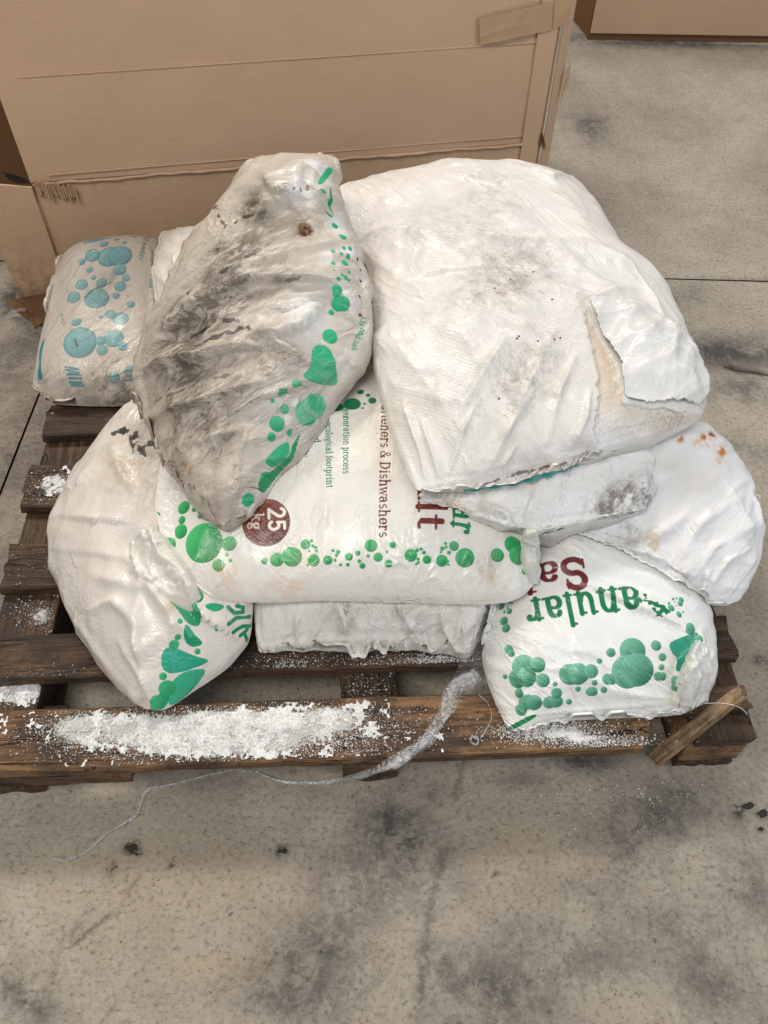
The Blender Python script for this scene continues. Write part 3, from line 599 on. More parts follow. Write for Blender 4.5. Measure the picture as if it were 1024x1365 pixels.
# ---------------------------------------------------------------- pallet
PX, PY, PYAW = -.617, .475, .068
def W(u, v, z): c, s = math.cos(PYAW), math.sin(PYAW); return np.array([PX+c*u-s*v, PY+s*u+c*v, z])
pallet = empty('pallet', W(0, 0, 0)); tag(pallet, 'dark wet stained wooden pallet dusted with salt under the heap of bags', 'pallet')
pallet.rotation_euler.z = PYAW
def board(name, u0, u1, v0, v1, z0, z1, mat, parent, seed, along='u', wear=.004, cut=None, warp=0, saltf=None, step=.01, world=None):
    L, Wd, Th = (u1-u0, v1-v0, z1-z0) if along == 'u' else (v1-v0, u1-u0, z1-z0)
    n = max(4, int(L/step)); r = .0025
    ny = 9; ys = np.linspace(-Wd/2+r, Wd/2-r, ny)
    ring = [(y, Th/2) for y in ys]+[(Wd/2, Th/2-r), (Wd/2, -Th/2+r)]+[(y, -Th/2) for y in ys[::-1]]+[(-Wd/2, -Th/2+r), (-Wd/2, Th/2-r)]
    ring = np.array(ring); k = len(ring); xs = np.linspace(-L/2, L/2, n)
    P = np.zeros((n, k, 3)); P[..., 0] = xs[:, None]; P[..., 1] = ring[None, :, 0]; P[..., 2] = ring[None, :, 1]
    Q = P+np.array([seed*3.1, seed*1.7, 0]); s = np.sign(P[..., 1])
    P[..., 1] += wear*2*(fbm(Q*np.array([1, .1, .1]), 14, 4, seed)-.5)*(np.abs(P[..., 1])/(Wd/2))
    P[..., 2] += wear*.7*(fbm(Q*np.array([.6, 5, 1]), 9, 3, seed+1)-.5)+warp*(P[..., 0]/(L/2))**2
    endw = (vnoise(Q, 60, seed)-.5)*.012; P[0, :, 0] += endw[0]; P[-1, :, 0] += endw[-1]
    if cut is not None: P = cut(P, L, Wd)
    V = np.concatenate([P.reshape(-1, 3), P[0].mean(0, keepdims=True), P[-1].mean(0, keepdims=True)])
    i = np.arange(n*k).reshape(n, k); nx = np.roll(i, -1, 1)
    F4 = np.stack([i[:-1], nx[:-1], nx[1:], i[1:]], -1).reshape(-1, 4)[:, ::-1]
    F3 = np.concatenate([np.stack([i[0], nx[0], np.full(k, n*k)], -1), np.stack([nx[-1], i[-1], np.full(k, n*k+1)], -1)])
    a = np.zeros(len(V))
    o = mesh_np(name, V, [F4, F3[:, ::-1]], mat, parent, False, {'salt': a})
    o.location = ((u0+u1)/2, (v0+v1)/2, (z0+z1)/2)
    if along == 'v': o.rotation_euler.z = math.pi/2
    if saltf is not None:
        c, s_ = (1, 0) if along == 'u' else (0, 1); uu = o.location.x+c*V[:, 0]-s_*V[:, 1]; vv = o.location.y+s_*V[:, 0]+c*V[:, 1]
        Wp = np.stack([PX+math.cos(PYAW)*uu-math.sin(PYAW)*vv, PY+math.sin(PYAW)*uu+math.cos(PYAW)*vv, V[:, 2]*0+z1], -1)
        up = (V[:, 2] > 0)
        o.data.attributes['salt'].data.foreach_set('value', (saltf(Wp)*up).astype(np.float32))
    return o
def px_blobs(items, z):
    cs = [(at(x, y, z), np.linalg.norm(at(x+rx, y, z)-at(x, y, z)), np.linalg.norm(at(x, y+ry, z)-at(x, y, z)), k) for x, y, rx, ry, k in items]
    def f(P):
        r = np.zeros(len(P))
        for C, sx, sy, k in cs: r = np.maximum(r, k*np.exp(-((P[:, 0]-C[0])/sx)**2-((P[:, 1]-C[1])/sy)**2))
        return r
    return f
salt_top = px_blobs([(270, 980, 210, 34, .95), (120, 970, 80, 30, .8), (330, 965, 140, 24, 1.0), (440, 960, 70, 28, .8), (75, 645, 36, 26, .7), (90, 600, 20, 15, .45), (60, 880, 14, 12, .5), (740, 975, 70, 12, .5), (805, 985, 60, 10, .52), (560, 880, 60, 10, .45), (20, 850, 16, 12, .5), (70, 550, 14, 12, .55)], .144)
salt_mid = px_blobs([(20, 922, 60, 22, .85), (55, 820, 30, 26, .6), (490, 920, 40, 18, .35)], .122)
def front_cut(P, L, Wd):
    P = P.copy(); x = P[..., 0]+L/2
    lim = -Wd/2+.058*sstep(1.075, 1.10, x)+.006*(vnoise(P*np.array([1, 0, 0]), 70, 3)-.5)*(x > 1.05)
    P[..., 1] = np.maximum(P[..., 1], lim)
    P[..., 2] -= .006*np.exp(-((x-.0)/.09)**2)*np.abs(np.sin(P[..., 1]*90))
    return P
VB = [(-.006, .093), (.143, .222), (.314, .408), (.49, .592), (.668, .752), (.835, .93), (1.005, 1.10)]
for k, (a, b) in enumerate(VB):
    u0 = [.0, .0, .0, .0, .0, .0, .0][k]-.004*(k % 2); u1 = [1.196, 1.202, 1.2, 1.2, 1.2, 1.2, 1.2][k]
    board('deck_board', u0-(.06 if k == 0 else 0), u1, a, b, .122, .144, M['woodf'] if k == 0 else M['wood'], pallet, k+2, cut=front_cut if k == 0 else None, saltf=salt_top, wear=.006)
for k, (a, b) in enumerate([(.0, .095), (.565, .653), (1.105, 1.2)]):
    board('cross_board', a, b, .012, 1.09, .100, .1215, M['wood'], pallet, k+20, 'v', saltf=salt_mid)
    board('bottom_board', a, b, .02, 1.09, .0, .02, M['wood'], pallet, k+40, 'v')
    for j, v in enumerate((.022, .5, .98)):
        ww = .04 if k == 0 and j == 0 else 0
        board('block', a-.0+.002, b+.002+ww, v, v+.10, .0205, .0995, M['woodl'] if j == 0 and k else M['wood'], pallet, k*3+j+60)
sp = board('splintered_board', -.05, .25, .004, .02, .070, .098, M['woodf'], pallet, 81, wear=.008); sp['label'] = 'splintered dark board under the left front edge'
for (u_, v_) in [(.04, .36), (.045, .54), (1.15, .18), (1.17, .35), (.6, .05), (.63, .18)]:
    a_ = np.linspace(0, 2*np.pi, 8, endpoint=False); V = np.concatenate([[(0, 0, .0012)], np.stack([.004*np.cos(a_), .004*np.sin(a_), a_*0], -1)])
    o = mesh_np('nail_head', V, np.array([[0, 1+i, 1+(i+1) % 8] for i in range(8)]), M['wire'], pallet); o.location = (u_, v_, .1452)
ii, jj = np.meshgrid(np.arange(HN), np.arange(HM), indexing='ij'); hx = HX0+(ii+.5)*HR-PX; hy = HY0+(jj+.5)*HR-PY
hu = math.cos(PYAW)*hx+math.sin(PYAW)*hy; hv = -math.sin(PYAW)*hx+math.cos(PYAW)*hy
H[(hu > -.01) & (hu < 1.21) & (hv > -.01) & (hv < 1.11)] = .146
def surf_z(P):
    dx, dy = P[:, 0]-PX, P[:, 1]-PY; u = math.cos(PYAW)*dx+math.sin(PYAW)*dy; v = -math.sin(PYAW)*dx+math.cos(PYAW)*dy
    z = np.zeros(len(P)); inu = (u > .0) & (u < 1.19)
    for a, b in ((.0, .095), (.565, .653), (1.105, 1.2)): z[(u > a) & (u < b) & (v > .015) & (v < 1.09)] = .1225
    for a, b in VB: z[inu & (v > a+.004) & (v < b-.004)] = .1445
    return z

# ---------------------------------------------------------------- cardboard boxes
def panel(name, poly3, n_thick, mat, parent, dirtf=None, res=.02, wob=.003, seed=0, jag=()):
    """a sheet of board from a quad of corners (bl, br, tr, tl), gridded, with real thickness along n_thick"""
    bl, br, tr, tl = [np.array(p, float) for p in poly3]; n = max(3, int(max(np.linalg.norm(br-bl), np.linalg.norm(tr-tl))/res)); m = max(3, int(max(np.linalg.norm(tl-bl), np.linalg.norm(tr-br))/res))
    S = np.linspace(0, 1, n)[:, None, None]; T = np.linspace(0, 1, m)[None, :, None]
    P = (1-S)*(1-T)*bl+S*(1-T)*br+S*T*tr+(1-S)*T*tl; nn = np.array(n_thick)/np.linalg.norm(n_thick); th = np.linalg.norm(n_thick)
    P = P+nn*(wob*2*(fbm(P, 3.5, 4, seed)-.5))[..., None]
    A = P.reshape(-1, 3); Bk = A-nn*th; V = np.concatenate([A, Bk]); i = np.arange(n*m).reshape(n, m)
    F = [grid_faces(n, m), grid_faces(n, m, n*m)[:, ::-1]]
    for e in (i[:, 0], i[-1, :], i[::-1, -1], i[0, ::-1]): F.append(np.stack([e[:-1], e[:-1]+n*m, e[1:]+n*m, e[1:]], -1))
    d = np.zeros(len(V)) if dirtf is None else dirtf(V)
    return mesh_np(name, V, F, mat, parent, False, {'dirt': d})
BA = math.radians(12.); BD = np.array([math.cos(BA), math.sin(BA), 0]); BN = np.array([math.sin(BA), -math.cos(BA), 0]); BL = at(98, 412, 0)
BWID = 1.147; ZC = .333; BH = .95; Z = np.array([0, 0, 1.])
box1 = empty('cardboard_box', BL); tag(box1, 'big brown cardboard box standing behind the pallet with a taped edge', 'box')
box1_off = BL
def bp(s, z, o=0.): return BD*s+Z*z+BN*o            # box-local (origin BL)
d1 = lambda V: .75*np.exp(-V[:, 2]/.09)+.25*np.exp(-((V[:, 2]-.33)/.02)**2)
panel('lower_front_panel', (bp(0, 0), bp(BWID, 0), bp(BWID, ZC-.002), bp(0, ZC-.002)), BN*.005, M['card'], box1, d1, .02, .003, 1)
panel('upper_front_panel', (bp(-.004, ZC+.002, -.0), bp(BWID, ZC+.002, -.0), bp(BWID, BH, .004), bp(-.02, BH, .004)), BN*.005, M['card'], box1, None, .02, .005, 2)
BB = -BN
panel('side_panel', (bp(-.004, ZC-.0, -.6), bp(-.004, ZC-.0, -.008), bp(-.018, BH, -.008), bp(-.018, BH, -.6)), -BD*.005, M['card2'], box1, None, .03, .004, 3)
panel('side_panel', (bp(-.002, 0, -.6), bp(-.002, 0, -.02), bp(-.002, ZC-.03, -.02), bp(-.002, ZC-.03, -.6)), -BD*.005, M['cardd'], box1, None, .03, .004, 3)
panel('side_panel', (bp(BWID+.002, 0, -.008), bp(BWID+.002, 0, -.6), bp(BWID+.002, BH, -.6), bp(BWID+.002, BH, -.008)), BD*.005, M['card2'], box1, None, .03, .003, 4)
panel('back_panel', (bp(BWID, 0, -.61), bp(0, 0, -.61), bp(0, BH, -.61), bp(BWID, BH, -.61)), -BN*.005, M['card2'], box1, None, .05, .003, 5)
# outer corner strip on the right: a folded cardboard angle, slightly proud
panel('corner_strip', (bp(BWID-.046, 0, .006), bp(BWID-.010, 0, .008), bp(BWID-.006, BH, .008), bp(BWID-.052, BH, .006)), BN*.004, M['card'], box1, None, .015, .002, 6)
panel('corner_strip', (bp(BWID+.002, 0, .011), bp(BWID+.026, 0, .001), bp(BWID+.026, BH, .001), bp(BWID+.002, BH, .011)), BN*.004, M['card2'], box1, None, .015, .002, 7)
# open flap at the left
fq = [np.array(aty(*p, np.array([math.sin(-.12), -math.cos(-.12), 0]), BL+BN*.012))-BL for p in ((44, 432), (101, 418), (42, 250), (-40, 243))]
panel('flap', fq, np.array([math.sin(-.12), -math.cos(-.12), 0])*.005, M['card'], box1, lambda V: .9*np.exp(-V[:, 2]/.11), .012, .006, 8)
V = []; nn = 90                                                    # thick pressed fold above the lower panel
for i in range(nn):
    s_ = BWID*i/(nn-1); w_ = .0015*math.sin(i*.37)+.001*math.sin(i*1.3); V += [bp(s_, ZC-.004+w_, .004), bp(s_, ZC-.001+w_, .0062), bp(s_, ZC+.0015+w_, .0062), bp(s_, ZC+.003+w_, .004)]
F = [[4*i+j, 4*i+4+j, 4*i+5+j, 4*i+1+j] for i in range(nn-1) for j in range(3)]
mesh_np('fold', np.array(V), np.array(F), M['card'], box1, True, {'dirt': np.full(len(V), .15)})
for zz, wv_ in ((ZC+.020, .35), (ZC+.225, .2)):        # shallow score lines pressed in the board
    V = []; nn = 80
    for i in range(nn): s_ = BWID*(.03+.93*i/(nn-1)); o_ = .0068+.0004*math.sin(i*.8); V += [bp(s_, zz-.0012, .002), bp(s_, zz, o_*wv_+.0030*(1-wv_)), bp(s_, zz+.0012, .002)]
    F = [[3*i, 3*i+3, 3*i+4, 3*i+1] for i in range(nn-1)]+[[3*i+1, 3*i+4, 3*i+5, 3*i+2] for i in range(nn-1)]
    mesh_np('crease', np.array(V), np.array(F), M['card'], box1, True, {'dirt': np.zeros(len(V))})
# torn corner: ragged fluting strips and a black patch that paints the shade inside the gap
for k in range(16):
    x = .005+k*.0052; h_ = .02+.018*random.random(); o_ = .012+.004*random.random(); zt = ZC+.012-.01*random.random()-.001*k
    V = np.array([bp(x, zt-h_, o_-.004), bp(x+.0036, zt-h_-.004*random.random(), o_-.003), bp(x+.0042, zt, o_), bp(x, zt+.004, o_+.003), bp(x+.002, zt-h_, .002), bp(x+.002, zt, .002)])
    mesh_np('torn_fluting', V, [np.array([[0, 1, 2, 3]]), np.array([[0, 3, 5], [0, 5, 4], [1, 4, 5], [1, 5, 2], [2, 5, 3]])], M['card'], box1, False, {'dirt': np.full(6, .2)})
hole = aty(25, 240, BN, BL+BN*.014)-BL
hp = [aty(x, y, BN, BL+BN*.0135)-BL for x, y in ((4, 229), (20, 233), (34, 238), (43, 247), (38, 244), (26, 245), (12, 240))]
mesh_np('gap_shade_patch', np.array([p for p in hp]+[p-BN*.004 for p in hp]), [np.array([[6, 0, 1, 5], [5, 1, 2, 4]]), np.array([[2, 3, 4]])], M['black'], box1, False)  # flat black piece standing in for the shade in the gap
# clear tape patch near the top right
def tape(px4, name, parent, base, mat=M['tape'], n=40):
    q = [aty(*p, BN, BL+BN*.009)-BL for p in px4]; S = np.linspace(0, 1, n)[:, None, None]; T = np.linspace(0, 1, n)[None, :, None]
    P = (1-S)*(1-T)*q[0]+S*(1-T)*q[1]+S*T*q[2]+(1-S)*T*q[3]; P = P+BN*(.0008+.003*facet(P[..., [0, 2, 1]], .8, 1., .05, 3, gate=.5))[..., None]
    return mesh_np(name, P.reshape(-1, 3), grid_faces(n, n), mat, parent)
tape(((640, 60), (735, 40), (737, 2), (639, 24)), 'tape', box1, None); tape(((737, 40), (757, 30), (762, -20), (741, -20)), 'tape', box1, None); tape(((746, 140), (757, 110), (762, 80), (752, 100)), 'tape', box1, None)
# small tear at the lower right of the face
for a in (((722, 175), (727, 200), (719, 192)), ((724, 178), (728, 196), (721, 186))):
    q = [aty(*p, BN, BL+BN*.012)-BL for p in a]; mesh_np('torn_fluting', np.array(q+[p-BN*.004 for p in q]), np.array([[0, 1, 2], [5, 4, 3]]), M['cardd'], box1, False, {'dirt': np.zeros(6)})

b2 = at(787, 44, 0.03); box2 = empty('cardboard_box', (b2[0], b2[1], 0)); tag(box2, 'smaller cardboard box far back on the floor at the upper right', 'box')
panel('front_panel', ((0, 0, .03), (1.3, .03, .03), (1.3, .03, .8), (0, 0, .8)), np.array([0, -.005, 0])*-1*-1, M['card2'], box2, None, .05, .003, 11)
panel('side_panel', ((-.12, .5, .01), (-.004, .01, .01), (-.004, .01, .8), (-.12, .5, .8)), np.array([-.005, 0, 0]), M['cardd'], box2, None, .05, .003, 12)
panel('base_strip', ((-.004, .02, .0), (1.3, .05, .0), (1.3, .05, .03), (-.004, .02, .03)), np.array([0, -.005, 0]), M['cardd'], box2, None, .05, .001, 13)  # dark strip set back below the front panel
panel('back_panel', ((1.3, .53, .0), (-.12, .5, .0), (-.12, .5, .8), (1.3, .53, .8)), np.array([0, .005, 0]), M['card2'], box2, None, .1, .001, 13)

b3 = at(-60, 300, 0); box3 = empty('cardboard_box', (b3[0], b3[1], 0)); tag(box3, 'cardboard box edge coloured dark as shaded, showing behind the left corner of the big box', 'box')
panel('front_panel', ((-.6, 0, 0), (.22, .12, 0), (.22, .12, .9), (-.6, 0, .9)), np.array([0, -.005, 0]), M['cardd'], box3, None, .05, .003, 21)  # dark board colour stands for the shade on this box
panel('side_panel', ((.225, .125, 0), (.225, .7, 0), (.225, .7, .9), (.225, .125, .9)), np.array([.005, 0, 0]), M['cardd'], box3, None, .05, .003, 22)

# crumpled torn board on the floor at the far left
def scrap(name, pts, z0, lift, label, mat, seed, parent=None, cat='cardboard scrap', th=.003):
    K = np.array([at(x, y, z0) for x, y in pts]); c = K.mean(0); V = [c]; k = len(K)
    for r_ in (.35, .7, 1.):
        for p in K: q = c+(p-c)*r_; V.append(q)
    V = np.array(V); V[:, 2] = z0+.002+lift*fbm(V, 30, 3, seed)
    F3 = [[0, 1+i, 1+(i+1) % k] for i in range(k)]; F4 = [[1+r*k+i, 1+(r+1)*k+i, 1+(r+1)*k+(i+1) % k, 1+r*k+(i+1) % k] for r in range(2) for i in range(k)]
    n = len(V); V2 = np.concatenate([V, V-np.array([0, 0, th])]); e = [[1+2*k+i, n+1+2*k+i, n+1+2*k+(i+1) % k, 1+2*k+(i+1) % k] for i in range(k)]
    V2 -= c*np.array([1, 1, 0])
    o = mesh_np(name, V2, [np.array(F3), np.array(F3)[:, ::-1]+n, np.array(F4), np.array(F4)[:, ::-1]+n, np.array(e)], mat, None, False, {'dirt': np.full(len(V2), .5), 'salt': np.zeros(len(V2))})
    o.location = (c[0], c[1], 0); tag(o, label, cat); return o
scrap('cardboard_scrap', [(12, 414), (40, 408), (72, 404), (76, 430), (60, 446), (30, 430)], .01, .05, 'crushed brown cardboard scrap on the floor left of the bubble printed bag', M['cardd'], 3)
scrap('cardboard_scrap', [(38, 425), (52, 412), (70, 420), (66, 440), (52, 452)], .03, .05, 'dark torn curl of cardboard lying on the crushed scrap', M['cardd'], 5)
g = np.array([at(14+56*i/9, 413-6*i/9+.6*math.sin(i*2), .05) for i in range(10)])
V = np.concatenate([g, g+np.array([0, -.006, -.004])]); tg = mesh_np('tape_strip', V, np.array([[i, i+1, i+11, i+10] for i in range(9)]), M['film'])
tag(tg, 'shiny strip of clear tape across the crushed cardboard scrap', 'tape')
# ---------------------------------------------------------------- bags (outline points: photo x, y and the height of that point of the seam)
def zs(ox, oy, k, L): return [(ox+a[0]/k, oy+a[1]/k, a[2]/k)+tuple(a[3:]) for a in L]
def zp(ox, oy, k, L): return [(ox+a[0]/k, oy+a[1]/k) for a in L]
GR0, GR1 = (14, 132, 84), (70, 190, 130)
RED = (104, 28, 26)

# --- lowest bag under the printed one
C = Bag('salt_bag', 'plain white bag lowest at the front, under the bag with the 25 kg badge',
    [(346, 868, .165), (420, 864, .165), (520, 864, .165), (597, 866, .162), (622, 882, .158), (640, 852, .17)], [(640, 852, .17), (648, 812, .2), (650, 690, .23)],
    [(650, 690, .23), (500, 690, .23), (340, 690, .23)], [(340, 690, .23), (338, 806, .2), (346, 868, .165)], .085, .05, M['bagw'], fold=1.4, ex=0.03, cr=.6, rk=1.4, seed=3, amp=0.006, edge_ex=0.06, crump=(.0030, .04, .3, .38),
    ridges=[([(400, 860), (395, 830), (400, 806)], .004, .004, 'r'), ([(470, 862), (462, 830), (450, 806)], .005, .004, 'r'), ([(560, 862), (545, 830), (530, 806)], .005, .005, 'r'), ([(610, 868), (590, 835), (585, 806)], .006, .004, 'r'), ([(350, 862), (480, 860), (600, 864)], .003, .003, 'r')])
C.grime([(460, 815, 22, .8), (465, 840, 14, .5), (555, 835, 26, .5), (530, 812, 14, .6), (610, 830, 30, .25), (420, 830, 30, .15)]); C.seam('near', .02, .98, .008); C.build()

# --- rear left bag with teal bubbles
TE0, TE1 = (74, 138, 146), (134, 186, 188)
A = Bag('salt_bag', 'dusty white bag with pale teal bubbles at the rear left corner of the pallet',
    [(44, 517, .17), (70, 538, .158), (120, 541, .155), (190, 540, .155), (236, 535, .155)], [(236, 535, .155), (238, 430, .2), (222, 325, .27)],
    [(222, 325, .27), (150, 330, .26), (86, 342, .25)], [(86, 342, .25), (74, 400, .21), (58, 455, .185), (44, 517, .17)], .085, .06, M['bag'], base=(206, 195, 183), fold=.9, ex=0.012, edge_ex=0.05, cr=.55, seed=11, amp=0.003, flat=3.2, crump=(.0012, .05, .5, .5),
    ridges=[([(200, 330), (205, 380), (204, 430)], .006, .006, 'r'), ([(80, 350), (75, 380), (66, 420)], .004, .005, 'r')])
zA = lambda L: zs(30, 290, 3.793, L)
A.poly(zp(30, 290, 3.793, [(305, 135), (322, 108), (400, 104), (485, 96), (400, 116), (320, 132)]), TE0, TE1)
A.poly(zp(30, 290, 3.793, [(118, 607), (98, 690), (92, 740), (110, 822), (75, 825), (88, 740), (82, 690), (100, 620)]), (36, 128, 138), (60, 148, 150))
A.bub(zA([(440, 200, 60), (490, 190, 62), (357, 193, 40), (298, 222, 21), (493, 260, 34), (412, 133, 24), (480, 111, 15), (519, 125, 14), (560, 95, 14), (340, 264, 18), (357, 305, 14), (397, 332, 28), (523, 307, 20), (494, 350, 30), (474, 399, 19), (375, 410, 62), (297, 342, 32), (262, 400, 35), (548, 441, 21), (450, 491, 29), (497, 512, 42), (393, 503, 12), (274, 528, 27), (285, 632, 86), (393, 620, 26), (402, 668, 29), (465, 608, 50), (502, 650, 24), (590, 716, 31), (572, 815, 25), (540, 781, 31), (465, 809, 29)]), TE0, TE1, rim=.28, alpha=.88)
for k in range(11):
    y = 760+k*9.5; x = 216+k*3.0; A.line(zp(30, 290, 3.793, [(x, y), (x+66, y+1)]), 1.0, (70, 140, 150), .9)
A.text('1305', (87, 432), (84, 417), 3.0, (96, 140, 146)); A.text('High quality', (196, 312), (185, 347), 4.2, (60, 120, 120)); A.text('quality & food', (202, 344), (198, 385), 4.0, (66, 120, 120))
A.bub([(192, 313, 2)], (190, 40, 40), (190, 50, 50))
A.grime([(150, 527, 40, .6), (90, 525, 26, .5), (130, 400, 40, .16), (105, 450, 40, .16), (150, 375, 20, .4), (70, 480, 20, .3), (180, 520, 40, .7), (60, 505, 16, .5), (170, 400, 60, .12)])
A.line([(112, 396), (128, 384), (150, 376)], 1.6, (60, 80, 84), .5, 1.0); A.line([(99, 452), (103, 462)], 1.2, (50, 50, 50), .6, 1.); A.seam('left', .0, .5, .010, dirt=.3); A.seam('near', .0, .4, .008, dirt=.6); A.build()

# --- lower left leaning bag with green corner
B = Bag('salt_bag', 'white bag leaning at the front left with a green bubble corner and a gathered neck',
    [(203, 944, .160), (222, 942, .158), (262, 918, .165), (305, 890, .172), (330, 858, .185), (337, 806, .225)], [(337, 806, .225), (320, 740, .25), (262, 620, .29), (236, 560, .30)],
    [(236, 560, .30), (208, 538, .30), (186, 540, .29)], [(186, 540, .29), (143, 590, .245), (106, 640, .205), (70, 697, .185), (67, 735, .175), (82, 790, .165), (110, 850, .158), (150, 910, .156), (203, 944, .160)], .10, .05, M['bag'], base=(222, 214, 204), fold=1.25, ex=0.015, edge_ex=0.04, cr=.5, rk=1.5, seed=21, amp=0.004, foldk=4, crump=(.0042, .11, .45, .42),
    ridges=[([(72, 690), (120, 694), (178, 697)], .004, .004, 's'), ([(70, 733), (140, 742), (200, 760)], .003, .004, 's'), ([(170, 745), (210, 790), (255, 850)], .010, .010, 'r'), ([(195, 790), (130, 765)], .008, .012, 'r'), ([(120, 815), (150, 800), (190, 830)], .006, .01, 'r'),
            ([(195, 780), (185, 850), (200, 915)], .007, .008, 'r'), ([(230, 770), (270, 820), (310, 850)], .008, .006, 's'), ([(207, 770), (235, 830), (230, 900)], .005, .004, 'r'), ([(150, 590), (160, 630), (190, 660)], .006, .01, 'r'), ([(205, 935), (190, 900), (160, 850)], .005, .006, 'r'), ([(80, 780), (120, 850), (160, 905)], .004, .005, 'r')])
q = lambda L: zp(0, 520, 2.438, L)
B.poly(q([(550, 662), (600, 655), (640, 695), (655, 745), (645, 770), (600, 760), (580, 715), (545, 680)]), GR0, GR1); B.poly(q([(600, 752), (632, 795), (668, 826), (620, 838), (590, 805)]), GR0, (40, 160, 130))
B.poly(q([(520, 868), (535, 835), (575, 838), (620, 862), (690, 874), (650, 895), (575, 922), (528, 915)]), (20, 140, 110), (60, 180, 150)); B.poly(q([(548, 985), (565, 938), (620, 905), (680, 900), (640, 962), (600, 1000), (560, 1032), (545, 1010)]), (16, 146, 104), (70, 190, 150))
B.poly(q([(690, 690), (740, 700), (700, 725), (660, 700)]), (40, 160, 110)); B.poly(q([(520, 985), (545, 950), (552, 1000), (530, 1040), (500, 1045), (498, 1010)]), (20, 150, 110))
B.bub(zs(0, 520, 2.438, [(636, 672, 22), (588, 748, 9), (577, 801, 11), (646, 847, 10), (565, 832, 17), (540, 970, 28), (530, 930, 13), (512, 1015, 24), (505, 1030, 18), (620, 795, 9), (700, 780, 7)]), GR0, GR1)
for L in ([(742, 762), (770, 738), (812, 735)], [(760, 788), (790, 765), (815, 762)], [(778, 800), (800, 785), (806, 775)], [(745, 706), (760, 725), (790, 722), (792, 705), (770, 700)], [(795, 790), (802, 812)]): B.line(q(L), 3.0, GR0, 1)
B.tint([(170, 610, 40, .7, (196, 172, 142)), (160, 640, 26, .5, (200, 176, 150)), (210, 660, 30, .6, (200, 178, 150)), (230, 810, 12, .5, (206, 180, 120)), (180, 700, 20, .4, (190, 186, 182))])
B.grime([(185, 575, 22, .6), (205, 600, 24, .7), (215, 640, 20, .6), (120, 640, 40, .12), (90, 720, 40, .10), (150, 860, 50, .08), (195, 935, 12, .4), (160, 560, 14, .4)])
for L in ([(163, 575), (178, 583), (186, 598), (200, 592), (212, 598)], [(178, 572), (180, 600)], [(186, 596), (192, 604)], [(150, 578), (165, 574)]): B.line(L, 3.2, (46, 44, 36), .9, 1.4)
B.line([(214, 690), (204, 735), (206, 780)], 1.0, (150, 146, 140), .5, 1); B.build()

# --- front right bag, upside down print
I = Bag('salt_bag', 'shiny white bag at the front right with upside down lettering',
    [(683, 974, .150), (720, 962, .152), (800, 957, .152), (880, 955, .152), (918, 949, .153), (943, 934, .158)], [(943, 934, .158), (956, 893, .168), (952, 850, .18), (940, 805, .20), (930, 760, .22)],
    [(930, 760, .22), (850, 715, .24), (750, 690, .25), (668, 715, .23)], [(668, 715, .23), (656, 800, .195), (640, 873, .17), (656, 925, .158), (683, 974, .150)], .075, .05, M['bag'], base=(232, 232, 228), fold=-.7, ex=0.01, edge_ex=0.025, cr=.6, rk=1.3, seed=31, amp=0.003, crump=(.0026, .06, .7, .48),
    ridges=[([(770, 775), (840, 810), (925, 850)], .005, .007, 's'), ([(925, 850), (905, 880), (896, 940)], .011, .006, 's'), ([(935, 845), (930, 890), (935, 920)], .008, .005, 'r'), ([(950, 870), (920, 905), (905, 945)], .008, .005, 'r'), ([(650, 880), (700, 905), (690, 960)], .004, .008, 'r'), ([(700, 950), (800, 945), (890, 938)], .0035, .003, 'r'), ([(760, 830), (775, 870), (770, 930)], .003, .008, 'r'), ([(890, 800), (850, 790), (800, 770)], .005, .005, 's')])
q = lambda L: zp(600, 600, 2.415, L)
G2, G3 = (18, 104, 76), (120, 192, 160)
I.bub(zs(600, 600, 2.415, [(215, 735, 30), (238, 700, 40), (245, 730, 32), (283, 692, 25), (300, 743, 22), (222, 780, 16), (174, 550, 15), (180, 572, 15), (190, 640, 15), (196, 655, 12), (178, 730, 8), (248, 812, 26), (272, 812, 26), (230, 835, 20), (320, 812, 22), (340, 808, 22), (342, 780, 18), (338, 755, 8), (385, 810, 10), (385, 725, 34), (412, 720, 36), (455, 715, 23), (410, 772, 10), (450, 780, 16), (462, 780, 16), (467, 750, 10), (494, 775, 11), (505, 740, 18), (520, 740, 18), (482, 676, 9), (516, 654, 15), (585, 643, 42), (572, 712, 54), (600, 708, 54), (662, 630, 17), (685, 667, 13), (678, 700, 10), (670, 728, 15), (684, 727, 14), (728, 742, 17), (728, 765, 14), (752, 733, 7), (743, 480, 10), (743, 495, 10), (711, 508, 12), (738, 532, 11), (718, 478, 5), (705, 490, 5), (728, 476, 4), (728, 500, 3), (722, 488, 3), (752, 520, 4), (165, 500, 14), (193, 517, 10), (190, 490, 5), (200, 495, 4), (175, 522, 5), (183, 484, 4), (185, 505, 4)]), G2, G3)
I.poly(q([(705, 620), (745, 600), (800, 582), (795, 615), (770, 670), (752, 708), (722, 705), (735, 672), (712, 650)]), (24, 120, 100), (60, 168, 140)); I.bub(zs(600, 600, 2.415, [(775, 578, 20), (803, 610, 15)]), G2, G3)
I.poly(q([(186, 900), (192, 886), (278, 846), (280, 860), (194, 910)]), (12, 132, 78))
I.text('anular', (849, 783), (695, 802), 29, (16, 118, 74), 1.15); I.text('r', (889, 812), (872, 800), 15, (16, 118, 74), 1.1); I.line([(888, 814), (875, 806), (862, 798), (854, 800)], 3.4, (16, 118, 74), 1, 1); I.line([(866, 801), (852, 800)], 5, (16, 118, 74), 1, 1)
I.text('Salt', (781, 744), (672, 764), 28, (106, 24, 26), 1.1)
I.grime([(720, 720, 30, .5), (760, 716, 30, .4), (690, 800, 20, .15), (640, 880, 10, .3)]); I.tint([(900, 930, 16, .4, (200, 186, 150))]); I.seam('near', .04, .97, .005, .4); I.build()

